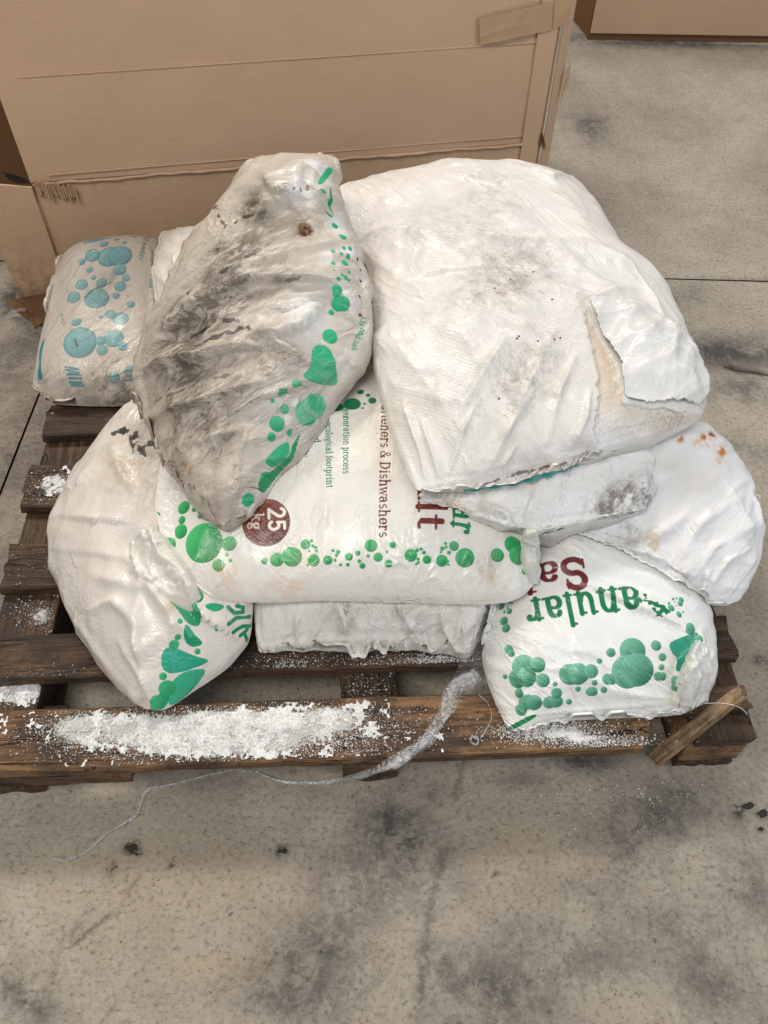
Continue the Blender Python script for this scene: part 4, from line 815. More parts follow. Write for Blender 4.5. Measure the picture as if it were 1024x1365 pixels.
# --- middle printed bag
E_ = Bag('salt_bag', 'white bag in the middle with a dark red 25 kg badge and green bubbles',
    [(240, 772, .268), (280, 799, .262), (350, 803, .262), (430, 800, .265), (550, 803, .265), (650, 806, .265), (692, 800, .265), (714, 775, .268)], [(714, 775, .268), (717, 735, .28), (703, 690, .30), (655, 560, .34), (640, 490, .345)],
    [(640, 490, .345), (500, 495, .35), (380, 500, .35), (262, 540, .33)], [(262, 540, .33), (225, 620, .30), (212, 690, .285), (220, 735, .275), (240, 772, .268)], .07, .07, M['bag'], base=(229, 225, 217), fold=1.5, ex=0.006, edge_ex=0.045, cr=.5, seed=41, amp=0.002, flat=3.0, crump=(.0014, .07, .5, .50),
    ridges=[([(428, 790), (432, 700), (440, 600)], -.0025, .012, 'r'), ([(300, 560), (420, 562), (500, 545)], .006, .006, 's'), ([(690, 720), (705, 745), (716, 770)], .008, .005, 'r'), ([(700, 700), (690, 740), (660, 790)], .004, .006, 'r'), ([(250, 770), (262, 740), (280, 690)], .003, .01, 'r')])
k5 = (300, 520, 2.226)
E_.bub(zs(*k5, [(120, 506, 10), (155, 503, 21), (202, 493, 30), (235, 458, 15), (265, 503, 18), (255, 448, 5), (262, 460, 5), (272, 465, 5), (250, 475, 4), (268, 478, 4), (243, 518, 4), (308, 503, 14), (322, 478, 5), (338, 478, 7), (333, 490, 5), (323, 505, 5), (345, 518, 5), (362, 520, 6), (366, 495, 12), (392, 483, 8), (396, 508, 6), (405, 522, 9), (424, 493, 5), (433, 462, 19), (457, 497, 14), (480, 480, 4), (497, 461, 10), (486, 516, 12),
    (550, 492, 19), (572, 478, 6), (583, 472, 5), (590, 483, 6), (570, 500, 5), (575, 513, 5), (600, 502, 13), (565, 518, 4), (643, 504, 18), (645, 468, 7), (656, 455, 5), (657, 468, 5), (680, 461, 15), (663, 482, 6), (664, 508, 4), (665, 520, 4), (640, 482, 4), (714, 497, 29), (808, 489, 21), (853, 460, 26), (872, 490, 30), (905, 505, 12), (888, 537, 10), (925, 525, 14)]), (10, 126, 66), (66, 186, 112))
E_.bub(zs(0, 520, 2.438, [(597, 380, 23), (592, 422, 14), (632, 388, 9), (650, 408, 10), (587, 460, 25), (660, 495, 66), (550, 502, 24), (572, 543, 12), (745, 498, 25), (712, 571, 21), (735, 535, 7), (750, 555, 7), (516, 402, 7), (508, 445, 8), (508, 460, 8)]), (10, 126, 66), (78, 196, 118))
E_.bub(zs(160, 190, 2.56, [(790, 893, 30), (745, 903, 22), (710, 910, 9), (822, 853, 12), (845, 862, 8), (862, 882, 14), (835, 890, 6), (830, 906, 5), (680, 900, 14)]), (16, 104, 70), (30, 140, 90))  # rear bubbles in darker green, shade painted into the print
E_.bub([(354, 696, 32.5)], (82, 22, 18), (128, 52, 34)); E_.text('25', (357, 677), (357, 711), 17, (238, 230, 222), 1.05); E_.text('kg', (335, 683), (335, 708), 11.5, (222, 206, 196), 1.0)
E_.text('Softeners & Dishwashers', (509, 532), (507, 718), 9.2, (104, 44, 32), 1.0); E_.text('Salt', (556, 610), (556, 710), 25, (112, 34, 26), 1.15); E_.text('Granular', (602, 570), (602, 713), 23, (14, 124, 72), 1.15)
E_.text('regeneration process', (459, 538), (459, 633), 6.3, (22, 122, 80), 1.0); E_.text('ecological footprint', (435, 560), (436, 651), 6.3, (22, 122, 80), 1.0); E_.text('food', (419, 572), (419, 592), 6.3, (22, 112, 76), 1.0); E_.text('High quality', (403, 556), (402, 611), 6.3, (22, 112, 76), 1.0)
E_.grime([(655, 755, 22, .6), (650, 690, 30, .3), (620, 730, 30, .12), (690, 740, 10, .3), (500, 760, 60, .06), (245, 630, 30, .3), (520, 640, 60, .08), (300, 700, 14, .4)])
E_.tint([(300, 770, 26, .35, (216, 160, 110)), (380, 775, 34, .35, (220, 170, 120)), (650, 770, 18, .4, (210, 180, 140)), (330, 640, 50, .3, (226, 206, 170))]); E_.seam('right', .02, .5, .010); E_.build()

# --- plain bag end behind the dirty one
A2 = Bag('salt_bag', 'plain clean white bag end showing between the teal bubble bag and the dirty grey bag',
    [(212, 450, .30), (260, 470, .31), (340, 470, .33)], [(340, 470, .33), (345, 400, .35), (340, 318, .37)], [(340, 318, .37), (285, 308, .36), (216, 312, .34)], [(216, 312, .34), (204, 370, .315), (212, 450, .30)], .05, .18, M['bag'], base=(226, 218, 206), fold=-.9, ex=0.03, cr=.8, seed=51, amp=0.006, edge_ex=0.05, crump=(.003, .04, .4, .4),
    ridges=[([(215, 330), (240, 345), (235, 400)], .006, .006, 'r'), ([(285, 305), (245, 340), (222, 390)], .007, .008, 'r')])
A2.grime([(250, 340, 20, .1)]); A2.build()

# --- right bag
Hb = Bag('salt_bag', 'wide white bag at the right with small orange rust spots',
    [(688, 706, .268), (750, 724, .258), (820, 754, .248), (900, 790, .238), (955, 806, .232), (985, 799, .232)], [(985, 799, .232), (1008, 758, .245), (1017, 705, .262), (1000, 655, .28), (985, 618, .295), (962, 588, .30)],
    [(962, 588, .30), (930, 572, .32), (850, 540, .34), (750, 520, .35)], [(750, 520, .35), (700, 600, .32), (688, 706, .268)], .065, .1, M['bagw'], base=(228, 227, 226), fold=.9, ex=0.012, edge_ex=0.06, cr=.45, rk=1.5, seed=61, amp=0.003, foldk=4, crump=(.0032, .06, .4, .46),
    ridges=[([(900, 750), (935, 700), (990, 660)], .006, .010, 'r'), ([(915, 775), (950, 730), (1000, 700)], .006, .006, 'r'), ([(940, 790), (965, 750), (1000, 730)], .005, .004, 'r'), ([(780, 720), (850, 740), (930, 770)], .005, .010, 's'), ([(960, 640), (985, 680), (1000, 720)], .004, .005, 'r'), ([(925, 800), (940, 760)], .005, .004, 'r'), ([(1000, 660), (1012, 700)], .006, .005, 'r')])
for L in ([(745, 733), (752, 740), (768, 744)], [(790, 745), (806, 752), (820, 758), (848, 757)], [(828, 748), (845, 752)], [(865, 766), (878, 772)]): Hb.line(L, 2.4, (120, 160, 148), .7, 1)
Hb.tint([(905, 585, 5, 1.3, (180, 104, 30)), (940, 587, 9, 1.5, (196, 112, 24)), (948, 580, 6, 1.3, (150, 70, 14)), (962, 602, 8, 1.3, (200, 124, 40)), (960, 615, 8, .9, (196, 130, 60)), (930, 592, 7, .9, (220, 160, 80)), (872, 722, 11, 1.1, (206, 190, 166))])
Hb.poly([(864, 712), (874, 708), (880, 725), (880, 738), (866, 734), (860, 726)], (212, 196, 174), alpha=.7)
Hb.seam('near', .1, .9, .005, .5); Hb.grime([(860, 650, 16, .5), (850, 710, 24, .5), (720, 695, 40, .3), (800, 730, 50, .3), (900, 640, 60, .08), (890, 780, 40, .3)]); Hb.build()

# --- rolled bag end under the big bag
G_ = Bag('salt_bag', 'flattened white bag end below the big top bag with a black sooty corner',
    [(558, 664, .365), (612, 684, .352), (660, 700, .342), (712, 712, .335), (760, 700, .335), (820, 688, .335), (858, 680, .335)], [(858, 680, .335), (874, 655, .34), (868, 610, .36), (850, 570, .37)],
    [(850, 570, .37), (750, 560, .385), (630, 590, .385)], [(630, 590, .385), (582, 635, .375), (558, 664, .365)], .032, .12, M['bagw'], base=(232, 230, 227), fold=1.2, ex=0.03, edge_ex=0.07, cr=.55, rk=1.4, seed=71, amp=0.004, crump=(.0032, .04, .4, .42),
    ridges=[([(690, 700), (678, 680), (640, 668)], .009, .007, 's'), ([(600, 675), (660, 690), (705, 703)], .005, .003, 'r'), ([(715, 704), (780, 690), (850, 676)], .005, .003, 'r'), ([(835, 630), (840, 655), (830, 680)], .006, .005, 'r'), ([(855, 630), (858, 660)], .005, .004, 'r'), ([(815, 640), (820, 680)], .005, .005, 'r')])
G_.grime([(845, 660, 24, 1.6), (820, 672, 22, 1.4), (800, 680, 16, .9), (862, 672, 18, 1.6), (835, 690, 16, 1.3), (865, 640, 14, .7), (700, 690, 30, .2)])
G_.seam('near', .02, .98, .009, .5, dirt=.35); G_.tint([(588, 670, 12, .9, (206, 156, 84)), (608, 672, 10, .8, (200, 160, 100))]); G_.build()

# --- big top bag
F_ = Bag('salt_bag', 'largest white woven bag on top at the right, torn open at its front right corner',
    [(557, 655, .415), (600, 652, .41), (680, 638, .41), (760, 617, .41), (800, 605, .41), (870, 585, .41), (915, 562, .41)], [(915, 562, .41), (940, 545, .42), (941, 500, .43), (914, 450, .435), (886, 382, .44), (845, 352, .445), (830, 340, .445), (796, 275, .45), (770, 242, .455)],
    [(770, 242, .455), (705, 226, .46), (600, 222, .46), (520, 232, .46), (452, 248, .46)], [(452, 248, .46), (458, 285, .455), (486, 345, .44), (495, 420, .43), (500, 500, .42), (517, 570, .415), (545, 630, .415), (557, 655, .415)], .085, .12, M['bagw'], base=(224, 220, 214), fold=-1.0, ex=0.01, edge_ex=0.06, cr=.42, rk=1.3, seed=81, amp=0.004, foldk=4.5, flat=2.4,
    bumps=[(600, 460, .5, .16, .012), (560, 260, .5, .12, -.012)], crump=(.0040, .10, .3, .42),
    ridges=[([(832, 345), (780, 325), (700, 330), (600, 326), (520, 312), (476, 338)], .011, .016, 's'), ([(470, 335), (500, 312), (545, 305)], .006, .012, 'r'), ([(740, 440), (700, 520), (660, 600)], .006, .012, 'r'), ([(680, 440), (640, 500), (600, 580)], .006, .012, 'r'), ([(770, 470), (745, 530), (730, 590)], .006, .006, 'r'), ([(712, 520), (680, 570), (650, 625)], .004, .005, 'r'), ([(640, 530), (620, 570), (600, 630)], .004, .005, 'r'), ([(560, 560), (575, 600), (585, 640)], .005, .006, 'r'), ([(540, 540), (560, 600), (570, 645)], .005, .005, 'r'), ([(690, 590), (672, 620)], .004, .004, 'r'), ([(760, 590), (775, 560), (785, 520)], .006, .005, 'r'),
            ([(570, 655), (680, 636), (790, 605)], .004, .003, 'r'), ([(700, 225), (735, 240), (770, 235)], .008, .008, 'r'), ([(600, 230), (660, 245), (700, 240)], .005, .01, 'r'), ([(740, 380), (790, 400), (850, 385)], .005, .012, 'r'), ([(840, 350), (870, 400), (900, 460)], .004, .01, 'r'), ([(500, 300), (470, 350), (490, 420)], .004, .008, 'r')])
# the tear: the film is gone here and the salt shows, lower than the film
tearpx = [(779, 408), (790, 432), (806, 462), (822, 486), (826, 512), (832, 536), (866, 545), (915, 555), (905, 575), (868, 585), (800, 600), (793, 575), (797, 540), (798, 505), (790, 465), (783, 432)]
L = np.array([F_.X[F_.near(*p)] for p in tearpx]); O = L.mean(0); K = []
for a, b in zip(L, np.roll(L, -1, 0)):
    for t in np.linspace(0, 1, 14, endpoint=False): p = a+(b-a)*t; K.append((p[0]+.004*(vnoise(p, 160, 2)-.5)*2, p[1]+.004*(vnoise(p, 160, 8)-.5)*2))
K = np.array(K)
def kd(Q): return np.min([np.hypot(Q[:, 0]-k[0], Q[:, 1]-k[1]) for k in K], 0)
m = (np.abs(F_.X-O) < .2).all(-1); Q = F_.X[m]; ins = inpoly(Q[:, 0], Q[:, 1], K); dd = kd(Q)
hh = np.where(ins > 0, -.005*sstep(0, .003, dd)+.0009*(vnoise(Q, 500, 3)-.5)*2, .0014*np.exp(-dd/.0025)*(.5+vnoise(Q, 300, 1)))
jn = np.nonzero(m)[1]; hh = hh*np.clip(jn/14., 0, 1)
F_.X[m] = Q+F_.N[m]*hh[:, None]; F_.tear = Q[ins > 0]
mb_ = F_.box(O, .2); Q = F_.PX[mb_]; sel = (Q[:, 0] > K[:, 0].min()-.01) & (Q[:, 0] < K[:, 0].max()+.01) & (Q[:, 1] > K[:, 1].min()-.01) & (Q[:, 1] < K[:, 1].max()+.01); mb_ = (mb_[0][sel], mb_[1][sel]); Q = Q[sel]
ins = inpoly(Q[:, 0], Q[:, 1], K); a = ins[:, None]; low = sstep(.02, .09, (O[1]-Q[:, 1]))
cs = np.array(srgb(214, 198, 180))*(1-low[:, None])+np.array(srgb(224, 222, 220))*low[:, None]
F_.col[mb_] = F_.col[mb_]*(1-a)+cs*a
F_.grime([(700, 350, 55, .55), (660, 385, 50, .55), (640, 300, 50, .4), (690, 500, 40, .5), (720, 470, 40, .3), (600, 420, 60, .2), (560, 290, 60, .2), (640, 560, 40, .2), (660, 240, 26, .4), (690, 275, 30, .28), (640, 260, 30, .3), (700, 520, 26, .3), (500, 300, 40, .2), (520, 230, 40, .26), (480, 380, 20, .2), (620, 520, 60, .12), (690, 640, 60, .25), (780, 600, 16, 1.), (560, 540, 30, .16), (730, 450, 40, .18)])
F_.tint([(540, 540, 40, .35, (206, 190, 172)), (700, 350, 50, .5, (196, 186, 174)), (665, 390, 36, .5, (196, 184, 170)), (585, 380, 60, .25, (214, 200, 184)), (850, 530, 30, .3, (190, 220, 216)), (870, 500, 40, .25, (206, 226, 224))])
F_.line([(640, 646), (690, 635), (740, 622), (792, 605)], 1.7, (52, 48, 46), .75, 1.6); F_.line([(560, 655), (620, 652)], 1.5, (170, 150, 110), .5, 1.)
for x, y in ((681, 372), (735, 400), (748, 450), (665, 531), (692, 449), (690, 452), (716, 455), (712, 362), (660, 385), (738, 452)): F_.bub([(x, y, 1.6)], (40, 34, 30), (50, 44, 40))
F_.seam('near', .02, .60, .005, .3, wave=.0016); F_.build()
# teal printed lip of the folded seam
def seam_lip():
    pts = [(618, 656), (660, 648), (700, 640), (740, 629), (770, 618), (796, 608)]; A_ = np.array([at(*p, .402) for p in pts]); A_ = cres(A_, 60, 0)
    B_ = A_+np.array([.001, -.002, -.004])*np.sin(np.linspace(.15, 3., 60))[:, None]; B_[:, 1] += .0015*np.sin(np.arange(60)*.9)
    V = np.concatenate([A_+np.array([0, .006, .004]), B_]); F = np.array([[i, i+60, i+61, i+1] for i in range(59)])
    mesh_np('seam_lip', V, F, M['teal'], F_.root)
M['teal'] = mat_plain('teal_print', srgb(14, 140, 122), .4, 60, .35)
seam_lip()
# lifted film flap right of the tear
def flap(bag, pts, lift, name, base, seed=0, res=.0022, th=.0008, edge=0):
    """a torn sheet of film lying loosely on the bag: outline in photo pixels of points on it"""
    L = np.array([bag.X[bag.near(*p)] for p in pts]); x0, y0 = L[:, :2].min(0); x1, y1 = L[:, :2].max(0); n, m = int((x1-x0)/res), int((y1-y0)/res)
    X, Y = np.meshgrid(np.linspace(x0, x1, n), np.linspace(y0, y1, m), indexing='ij'); K = []
    for a, b in zip(L, np.roll(L, -1, 0)):
        for t in np.linspace(0, 1, 10, endpoint=False): p = a+(b-a)*t; K.append((p[0]+.002*(vnoise(p, 200, 2)-.5)*2, p[1]+.002*(vnoise(p, 200, 8)-.5)*2))
    K = np.array(K); ins = inpoly(X.ravel(), Y.ravel(), K).reshape(n, m) > 0; P = np.stack([X, Y, X*0], -1)
    dd = np.min([np.hypot(X-k[0], Y-k[1]) for k in K], 0)
    P[..., 2] = hget(P)+.004+lift*np.exp(-dd/.008)+.008*sstep(0, .05, dd)+.010*facet(P, .9, .5, .05, 5, gate=.4)+.003*(fbm(P, 40, 3, seed)-.4)
    for _ in range(2): P[1:-1, 1:-1, 2] = .5*P[1:-1, 1:-1, 2]+.125*(P[2:, 1:-1, 2]+P[:-2, 1:-1, 2]+P[1:-1, 2:, 2]+P[1:-1, :-2, 2])
    f = grid_faces(n, m); keep = ins.ravel()[f].all(1); f = f[keep]; used = np.unique(f); mp = np.full(n*m, -1); mp[used] = np.arange(len(used)); f = mp[f]; V = P.reshape(-1, 3)[used]; k = len(V)
    e = np.concatenate([f[:, [0, 1]], f[:, [1, 2]], f[:, [2, 3]], f[:, [3, 0]]]); key = {}
    es = set(map(tuple, e)); bd = [(a, b) for a, b in es if (b, a) not in es]
    V2 = np.concatenate([V, V-np.array([0, 0, th])]); F = [f, f[:, ::-1]+k, np.array([[a, a+k, b+k, b] for a, b in bd])]
    c = np.tile(srgb(*base), (len(V2), 1)); 
    return mesh_np(name, V2, F, M['bag0'], bag.root, True, {'print': c, 'dirt': np.full(len(V2), .06)}, V2[:, :2]*1.0)
flap(F_, [(782, 404), (815, 401), (850, 408), (890, 430), (915, 452), (932, 480), (943, 512), (941, 538), (928, 552), (900, 553), (862, 546), (832, 538), (828, 512), (824, 486), (806, 458), (792, 430)], .004, 'torn_flap', (224, 223, 219), 4)

# --- dirty grey bag on top at the left
D = Bag('salt_bag', 'dirty grey crumpled bag on top at the left with green bubbles along its edge',
    [(264, 674, .345), (284, 700, .34), (300, 707, .345), (330, 690, .35)], [(330, 690, .35), (352, 655, .36), (388, 616, .375), (427, 568, .395), (464, 522, .42), (481, 488, .44), (492, 440, .465), (486, 380, .50), (470, 325, .53), (452, 280, .57), (446, 214, .60)],
    [(446, 214, .60), (418, 216, .605), (380, 216, .605), (338, 214, .60)], [(338, 214, .60), (303, 283, .53), (264, 332, .485), (228, 392, .45), (198, 450, .42), (186, 512, .385), (198, 560, .37), (226, 620, .35), (264, 674, .345)], .09, .16, M['bagd'], base=(196, 185, 171), fold=.62, ex=0.03, edge_ex=0.06, cr=.8, rk=1.05, rw=.45, seed=91, amp=0.008, foldk=3.2, crump=(.0062, .10, .35, .34),
    bumps=[(380, 260, .6, .05, .015)],
    ridges=[([(199, 502), (262, 488), (343, 468), (360, 460)], .026, .016, 's'), ([(195, 492), (240, 440), (290, 400), (347, 381), (400, 378), (449, 380)], .018, .014, 's'), ([(207, 440), (270, 415), (330, 440)], .008, .012, 'r'), ([(199, 565), (262, 545), (355, 514)], .014, .012, 's'), ([(250, 393), (300, 362), (358, 322)], -.012, .007, 'r'), ([(240, 380), (300, 330), (352, 300)], .010, .012, 'r'),
            ([(345, 455), (375, 452), (400, 440), (430, 405)], .020, .014, 's'), ([(348, 452), (372, 470), (398, 486)], .016, .008, 's'), ([(346, 300), (372, 290), (398, 268), (402, 240)], .016, .012, 's'), ([(352, 238), (372, 262), (410, 300)], .012, .008, 's'), ([(410, 250), (430, 270), (445, 285)], .010, .008, 's'), ([(345, 452), (352, 485), (358, 510)], .012, .006, 's'), ([(352, 505), (372, 488), (398, 485)], .012, .006, 'r'), ([(400, 484), (375, 462), (348, 452)], .010, .005, 's'), ([(375, 500), (390, 478), (404, 486)], .010, .005, 'r'),
            ([(345, 298), (380, 282), (410, 270)], .008, .006, 's'), ([(352, 232), (385, 258), (440, 262)], .008, .006, 'r'), ([(345, 262), (368, 292), (400, 250)], .012, .006, 's'), ([(400, 225), (395, 250), (375, 270)], .008, .006, 'r'), ([(420, 225), (410, 250), (430, 285)], .008, .006, 'r'), ([(355, 240), (338, 270), (305, 300)], -.012, .008, 'r'), ([(330, 296), (350, 284)], .012, .005, 'r'),
            ([(315, 600), (312, 650), (300, 700)], .005, .004, 's'), ([(390, 320), (388, 350), (384, 375)], .003, .003, 's'), ([(330, 560), (322, 600), (315, 640)], .004, .004, 'r'), ([(300, 560), (380, 520), (440, 500)], .008, .010, 's'), ([(240, 600), (300, 580), (340, 570)], .006, .012, 'r'), ([(380, 400), (420, 395), (470, 395)], .007, .006, 'r'), ([(290, 455), (330, 470), (345, 460)], -.008, .006, 'r'), ([(225, 460), (262, 450), (300, 430)], -.007, .006, 'r'), ([(350, 420), (390, 415), (430, 390)], .008, .006, 'r')])
def DPAINT():
    q = lambda L: zp(160, 190, 2.56, L); DG0, DG1 = (16, 142, 88), (60, 190, 140)
    D.poly(q([(680, 128), (700, 95), (715, 82), (727, 90), (720, 112), (692, 142), (680, 145)]), DG0, DG1); D.bub(zs(160, 190, 2.56, [(690, 160, 8), (694, 172, 9)]), DG0, DG1); D.poly(q([(712, 165), (722, 145), (725, 200), (727, 258), (715, 232), (711, 200)]), DG0); D.poly(q([(698, 232), (715, 240), (727, 258), (712, 250)]), DG0)
    D.bub(zs(160, 190, 2.56, [(735, 285, 12), (762, 320, 15), (768, 362, 7), (730, 372, 8), (757, 380, 7), (779, 391, 10), (734, 413, 8), (764, 410, 13), (736, 432, 4), (778, 442, 6), (748, 462, 9), (758, 455, 7), (772, 460, 9), (782, 468, 6), (786, 365, 8), (742, 500, 19), (742, 512, 16), (748, 550, 26), (765, 552, 26), (728, 583, 10), (712, 662, 27)]), DG0, DG1)
    D.poly(q([(655, 700), (690, 690), (728, 705), (735, 765), (750, 822), (735, 825), (690, 828), (650, 815), (626, 795), (650, 765)]), DG0, DG1)
    D.bub(zs(160, 190, 2.56, [(611, 826, 18), (556, 845, 20), (520, 878, 8), (640, 920, 45), (665, 898, 45), (565, 910, 17), (540, 960, 28), (580, 988, 13), (522, 1005, 16), (498, 1150, 26), (440, 1220, 25)]), DG0, DG1)
    D.poly(q([(495, 1078), (530, 1040), (575, 1015), (582, 1055), (555, 1090), (525, 1110), (497, 1098)]), DG0, DG1); D.poly(q([(468, 1165), (490, 1140), (560, 1095), (600, 1020), (625, 985), (590, 1060), (545, 1130), (500, 1185), (480, 1200)]), DG0)
    for x, y in ((480, 360), (481, 375), (478, 395), (482, 420), (476, 345)): D.bub([(x, y, 2.6)], (110, 60, 50), (120, 70, 60))
    D.text('Eco', (486, 418), (480, 434), 6, DG0); D.text('Food', (482, 434), (474, 450), 6, DG0); D.text('High', (476, 450), (468, 466), 5, DG0)
    D.grime([(338, 272, 14, 1.2), (325, 285, 10, .9), (240, 420, 60, .7), (300, 360, 50, .7), (225, 480, 50, .85), (255, 500, 40, .4), (290, 560, 60, .3), (235, 560, 40, .4), (350, 340, 40, .3), (340, 260, 20, .5), (280, 430, 60, .45), (340, 320, 40, .35), (260, 540, 60, .38), (300, 600, 50, .28), (400, 360, 40, .28), (260, 640, 40, .22), (300, 400, 30, .7), (330, 450, 30, .5), (390, 250, 20, .5), (350, 290, 20, .6), (310, 330, 30, .6), (205, 520, 24, .6), (300, 530, 30, .5), (320, 505, 20, .5), (420, 300, 30, .2), (300, 690, 20, .4), (380, 375, 20, .5)])  # first two spots paint the dark inside the hollow opening
    for L in ([(250, 393), (275, 378), (300, 362), (330, 342), (357, 324)], [(228, 470), (255, 452), (270, 440)], [(262, 462), (290, 448), (330, 436)], [(285, 270), (300, 300), (340, 285)], [(270, 440), (300, 425), (318, 430)]): D.line(L, 2.2, (38, 32, 28), .8, 1.6)  # dark strokes paint both shade and dirt into the fold valleys
    for L in ([(330, 285), (345, 276), (350, 262)], [(380, 245), (400, 255), (410, 250)], [(385, 375), (400, 370)], [(200, 540), (230, 525), (300, 500)]): D.line(L, 1.8, (60, 52, 46), .6, 1.6)  # first stroke paints the dark of the hollow too
    D.tint([(250, 630, 10, .9, (150, 106, 40)), (246, 620, 7, .8, (160, 110, 40)), (409, 308, 15, .8, (150, 110, 84)), (420, 540, 40, .3, (220, 220, 220))])
# rotten brown hole with a torn rim
ij = D.near(409, 308); Cc = D.X[ij].copy(); m = (np.abs(D.X-Cc) < .04).all(-1); Q = D.X[m]; d = np.linalg.norm(Q-Cc, axis=-1)*(1+.7*(fbm(Q, 90, 3, 3)-.5))
D.X[m] = Q+D.N[m]*(.006*np.exp(-((d-.014)/.003)**2)*(vnoise(Q, 260, 1))-.010*(1-sstep(.003, .010, d)))[:, None]; D.ready = False
DPAINT()
for x, y, r in ((418, 420, 34), (400, 250, 26), (430, 470, 36), (450, 400, 24), (420, 225, 22), (380, 440, 22), (400, 540, 40), (450, 300, 18), (430, 260, 20), (472, 385, 22), (468, 335, 16), (440, 525, 26), (400, 590, 26), (362, 640, 20), (332, 668, 14), (480, 430, 22), (450, 350, 20)):
    ij = D.near(x, y); C2 = D.X[ij]; R_ = D.rad(ij, r); m = D.box(C2, R_*2.2); a = .9*np.exp(-(np.linalg.norm(D.PX[m]-C2, axis=-1)/R_)**2); D.dirt[m] *= (1-a)
    pr_ = np.abs(D.col[m]-np.array(srgb(196, 185, 171))).sum(-1) < .02; a = (a*pr_)[:, None]; D.col[m] = D.col[m]*(1-a)+np.array(srgb(230, 230, 229))*a
m = D.box(Cc, .03); Q = D.PX[m]; d = np.linalg.norm(Q-Cc, axis=-1)*(1+.7*(fbm(Q, 90, 3, 3)-.5)); a = (1-sstep(.009, .015, d))[:, None]
D.col[m] = D.col[m]*(1-a)+np.array(srgb(150, 104, 70))*a*(.12+1.5*vnoise(Q, 260, 6)**1.5)[:, None]
D.seam('far', .0, 1., .014, -.3, dirt=.2); D.seam('near', .0, 1., .010, .2, dirt=.5); D.seam('left', .62, .98, .008, 0, dirt=.4); D.build()

# --- loose folded film: gathered neck, ears and lapped folds lying on the bags
def crumple(name, bag, cpts, wid, hgt, mat, base, seed, n=110, m=70, dirt=.1, wl=.045, ang=.3, cap=.03, tints=()):
    """crumpled loose film draped over the bag along a centre line given in photo pixels"""
    L = np.array([bag.X[bag.near(*q_)] for q_ in cpts]); L = cres(L, n, 0); T = np.gradient(L, axis=0); T /= np.linalg.norm(T, axis=1, keepdims=True); S_ = np.cross(T, (0, 0, 1)); S_ /= np.linalg.norm(S_, axis=1, keepdims=True)
    v = np.linspace(-1, 1, m); u = np.linspace(0, 1, n); wv = np.interp(u, np.linspace(0, 1, len(wid)), wid)
    P = L[:, None]+S_[:, None]*(v[None, :, None]*wv[:, None, None]*(1+.35*(vnoise(np.stack([u*4, v[:1]*0+u, u*0], -1), 3, seed)-.5))[:, None, None] if False else (v[None, :, None]*wv[:, None, None]))
    e = (1-np.abs(v[None])**3)*(1-np.abs(2*u[:, None]-1)**6); r = (fbm(P, 40, 2, seed)-.5)*.5
    base_z = np.minimum(hget(P), L[:, None, 2]+cap)
    q = P-L.mean(0); f1 = facet(q, ang, .5, wl, seed, 9, .22); f2 = facet(q, ang+1.2, .9, wl*.5, seed+3, 7, .30)
    P[..., 2] = base_z-.004+e*(.004+hgt*(.35+r)+hgt*(2.6*f1+.7*f2))
    P[..., :2] += (.003*e[..., None]*(np.stack([vnoise(P, 60, seed+k) for k in (1, 2)], -1)-.5))
    c = np.tile(srgb(*base), (n*m, 1)); return mesh_np(name, P.reshape(-1, 3), grid_faces(n, m)[:, ::-1], mat, bag.root, True, {'print': c, 'dirt': np.full(n*m, dirt)}, P.reshape(-1, 3)[:, :2])
crumple('gathered_neck', B, [(170, 738), (190, 737), (212, 754), (236, 778), (262, 802)], [.016, .038, .036, .028, .010], .010, M['bag0'], (226, 220, 210), 3, dirt=.06, ang=-.6, wl=.07)
crumple('crimped_ear', E_, [(696, 722), (704, 742), (709, 762), (710, 780)], [.004, .014, .016, .006], .007, M['bag0'], (220, 222, 214), 9, 60, 44, dirt=.12, ang=1.4)
crumple('crumpled_corner', I, [(905, 945), (920, 918), (932, 888), (935, 855)], [.008, .022, .024, .010], .010, M['bag0'], (226, 226, 222), 14, 80, 56, dirt=.06, ang=1.2, wl=.07)
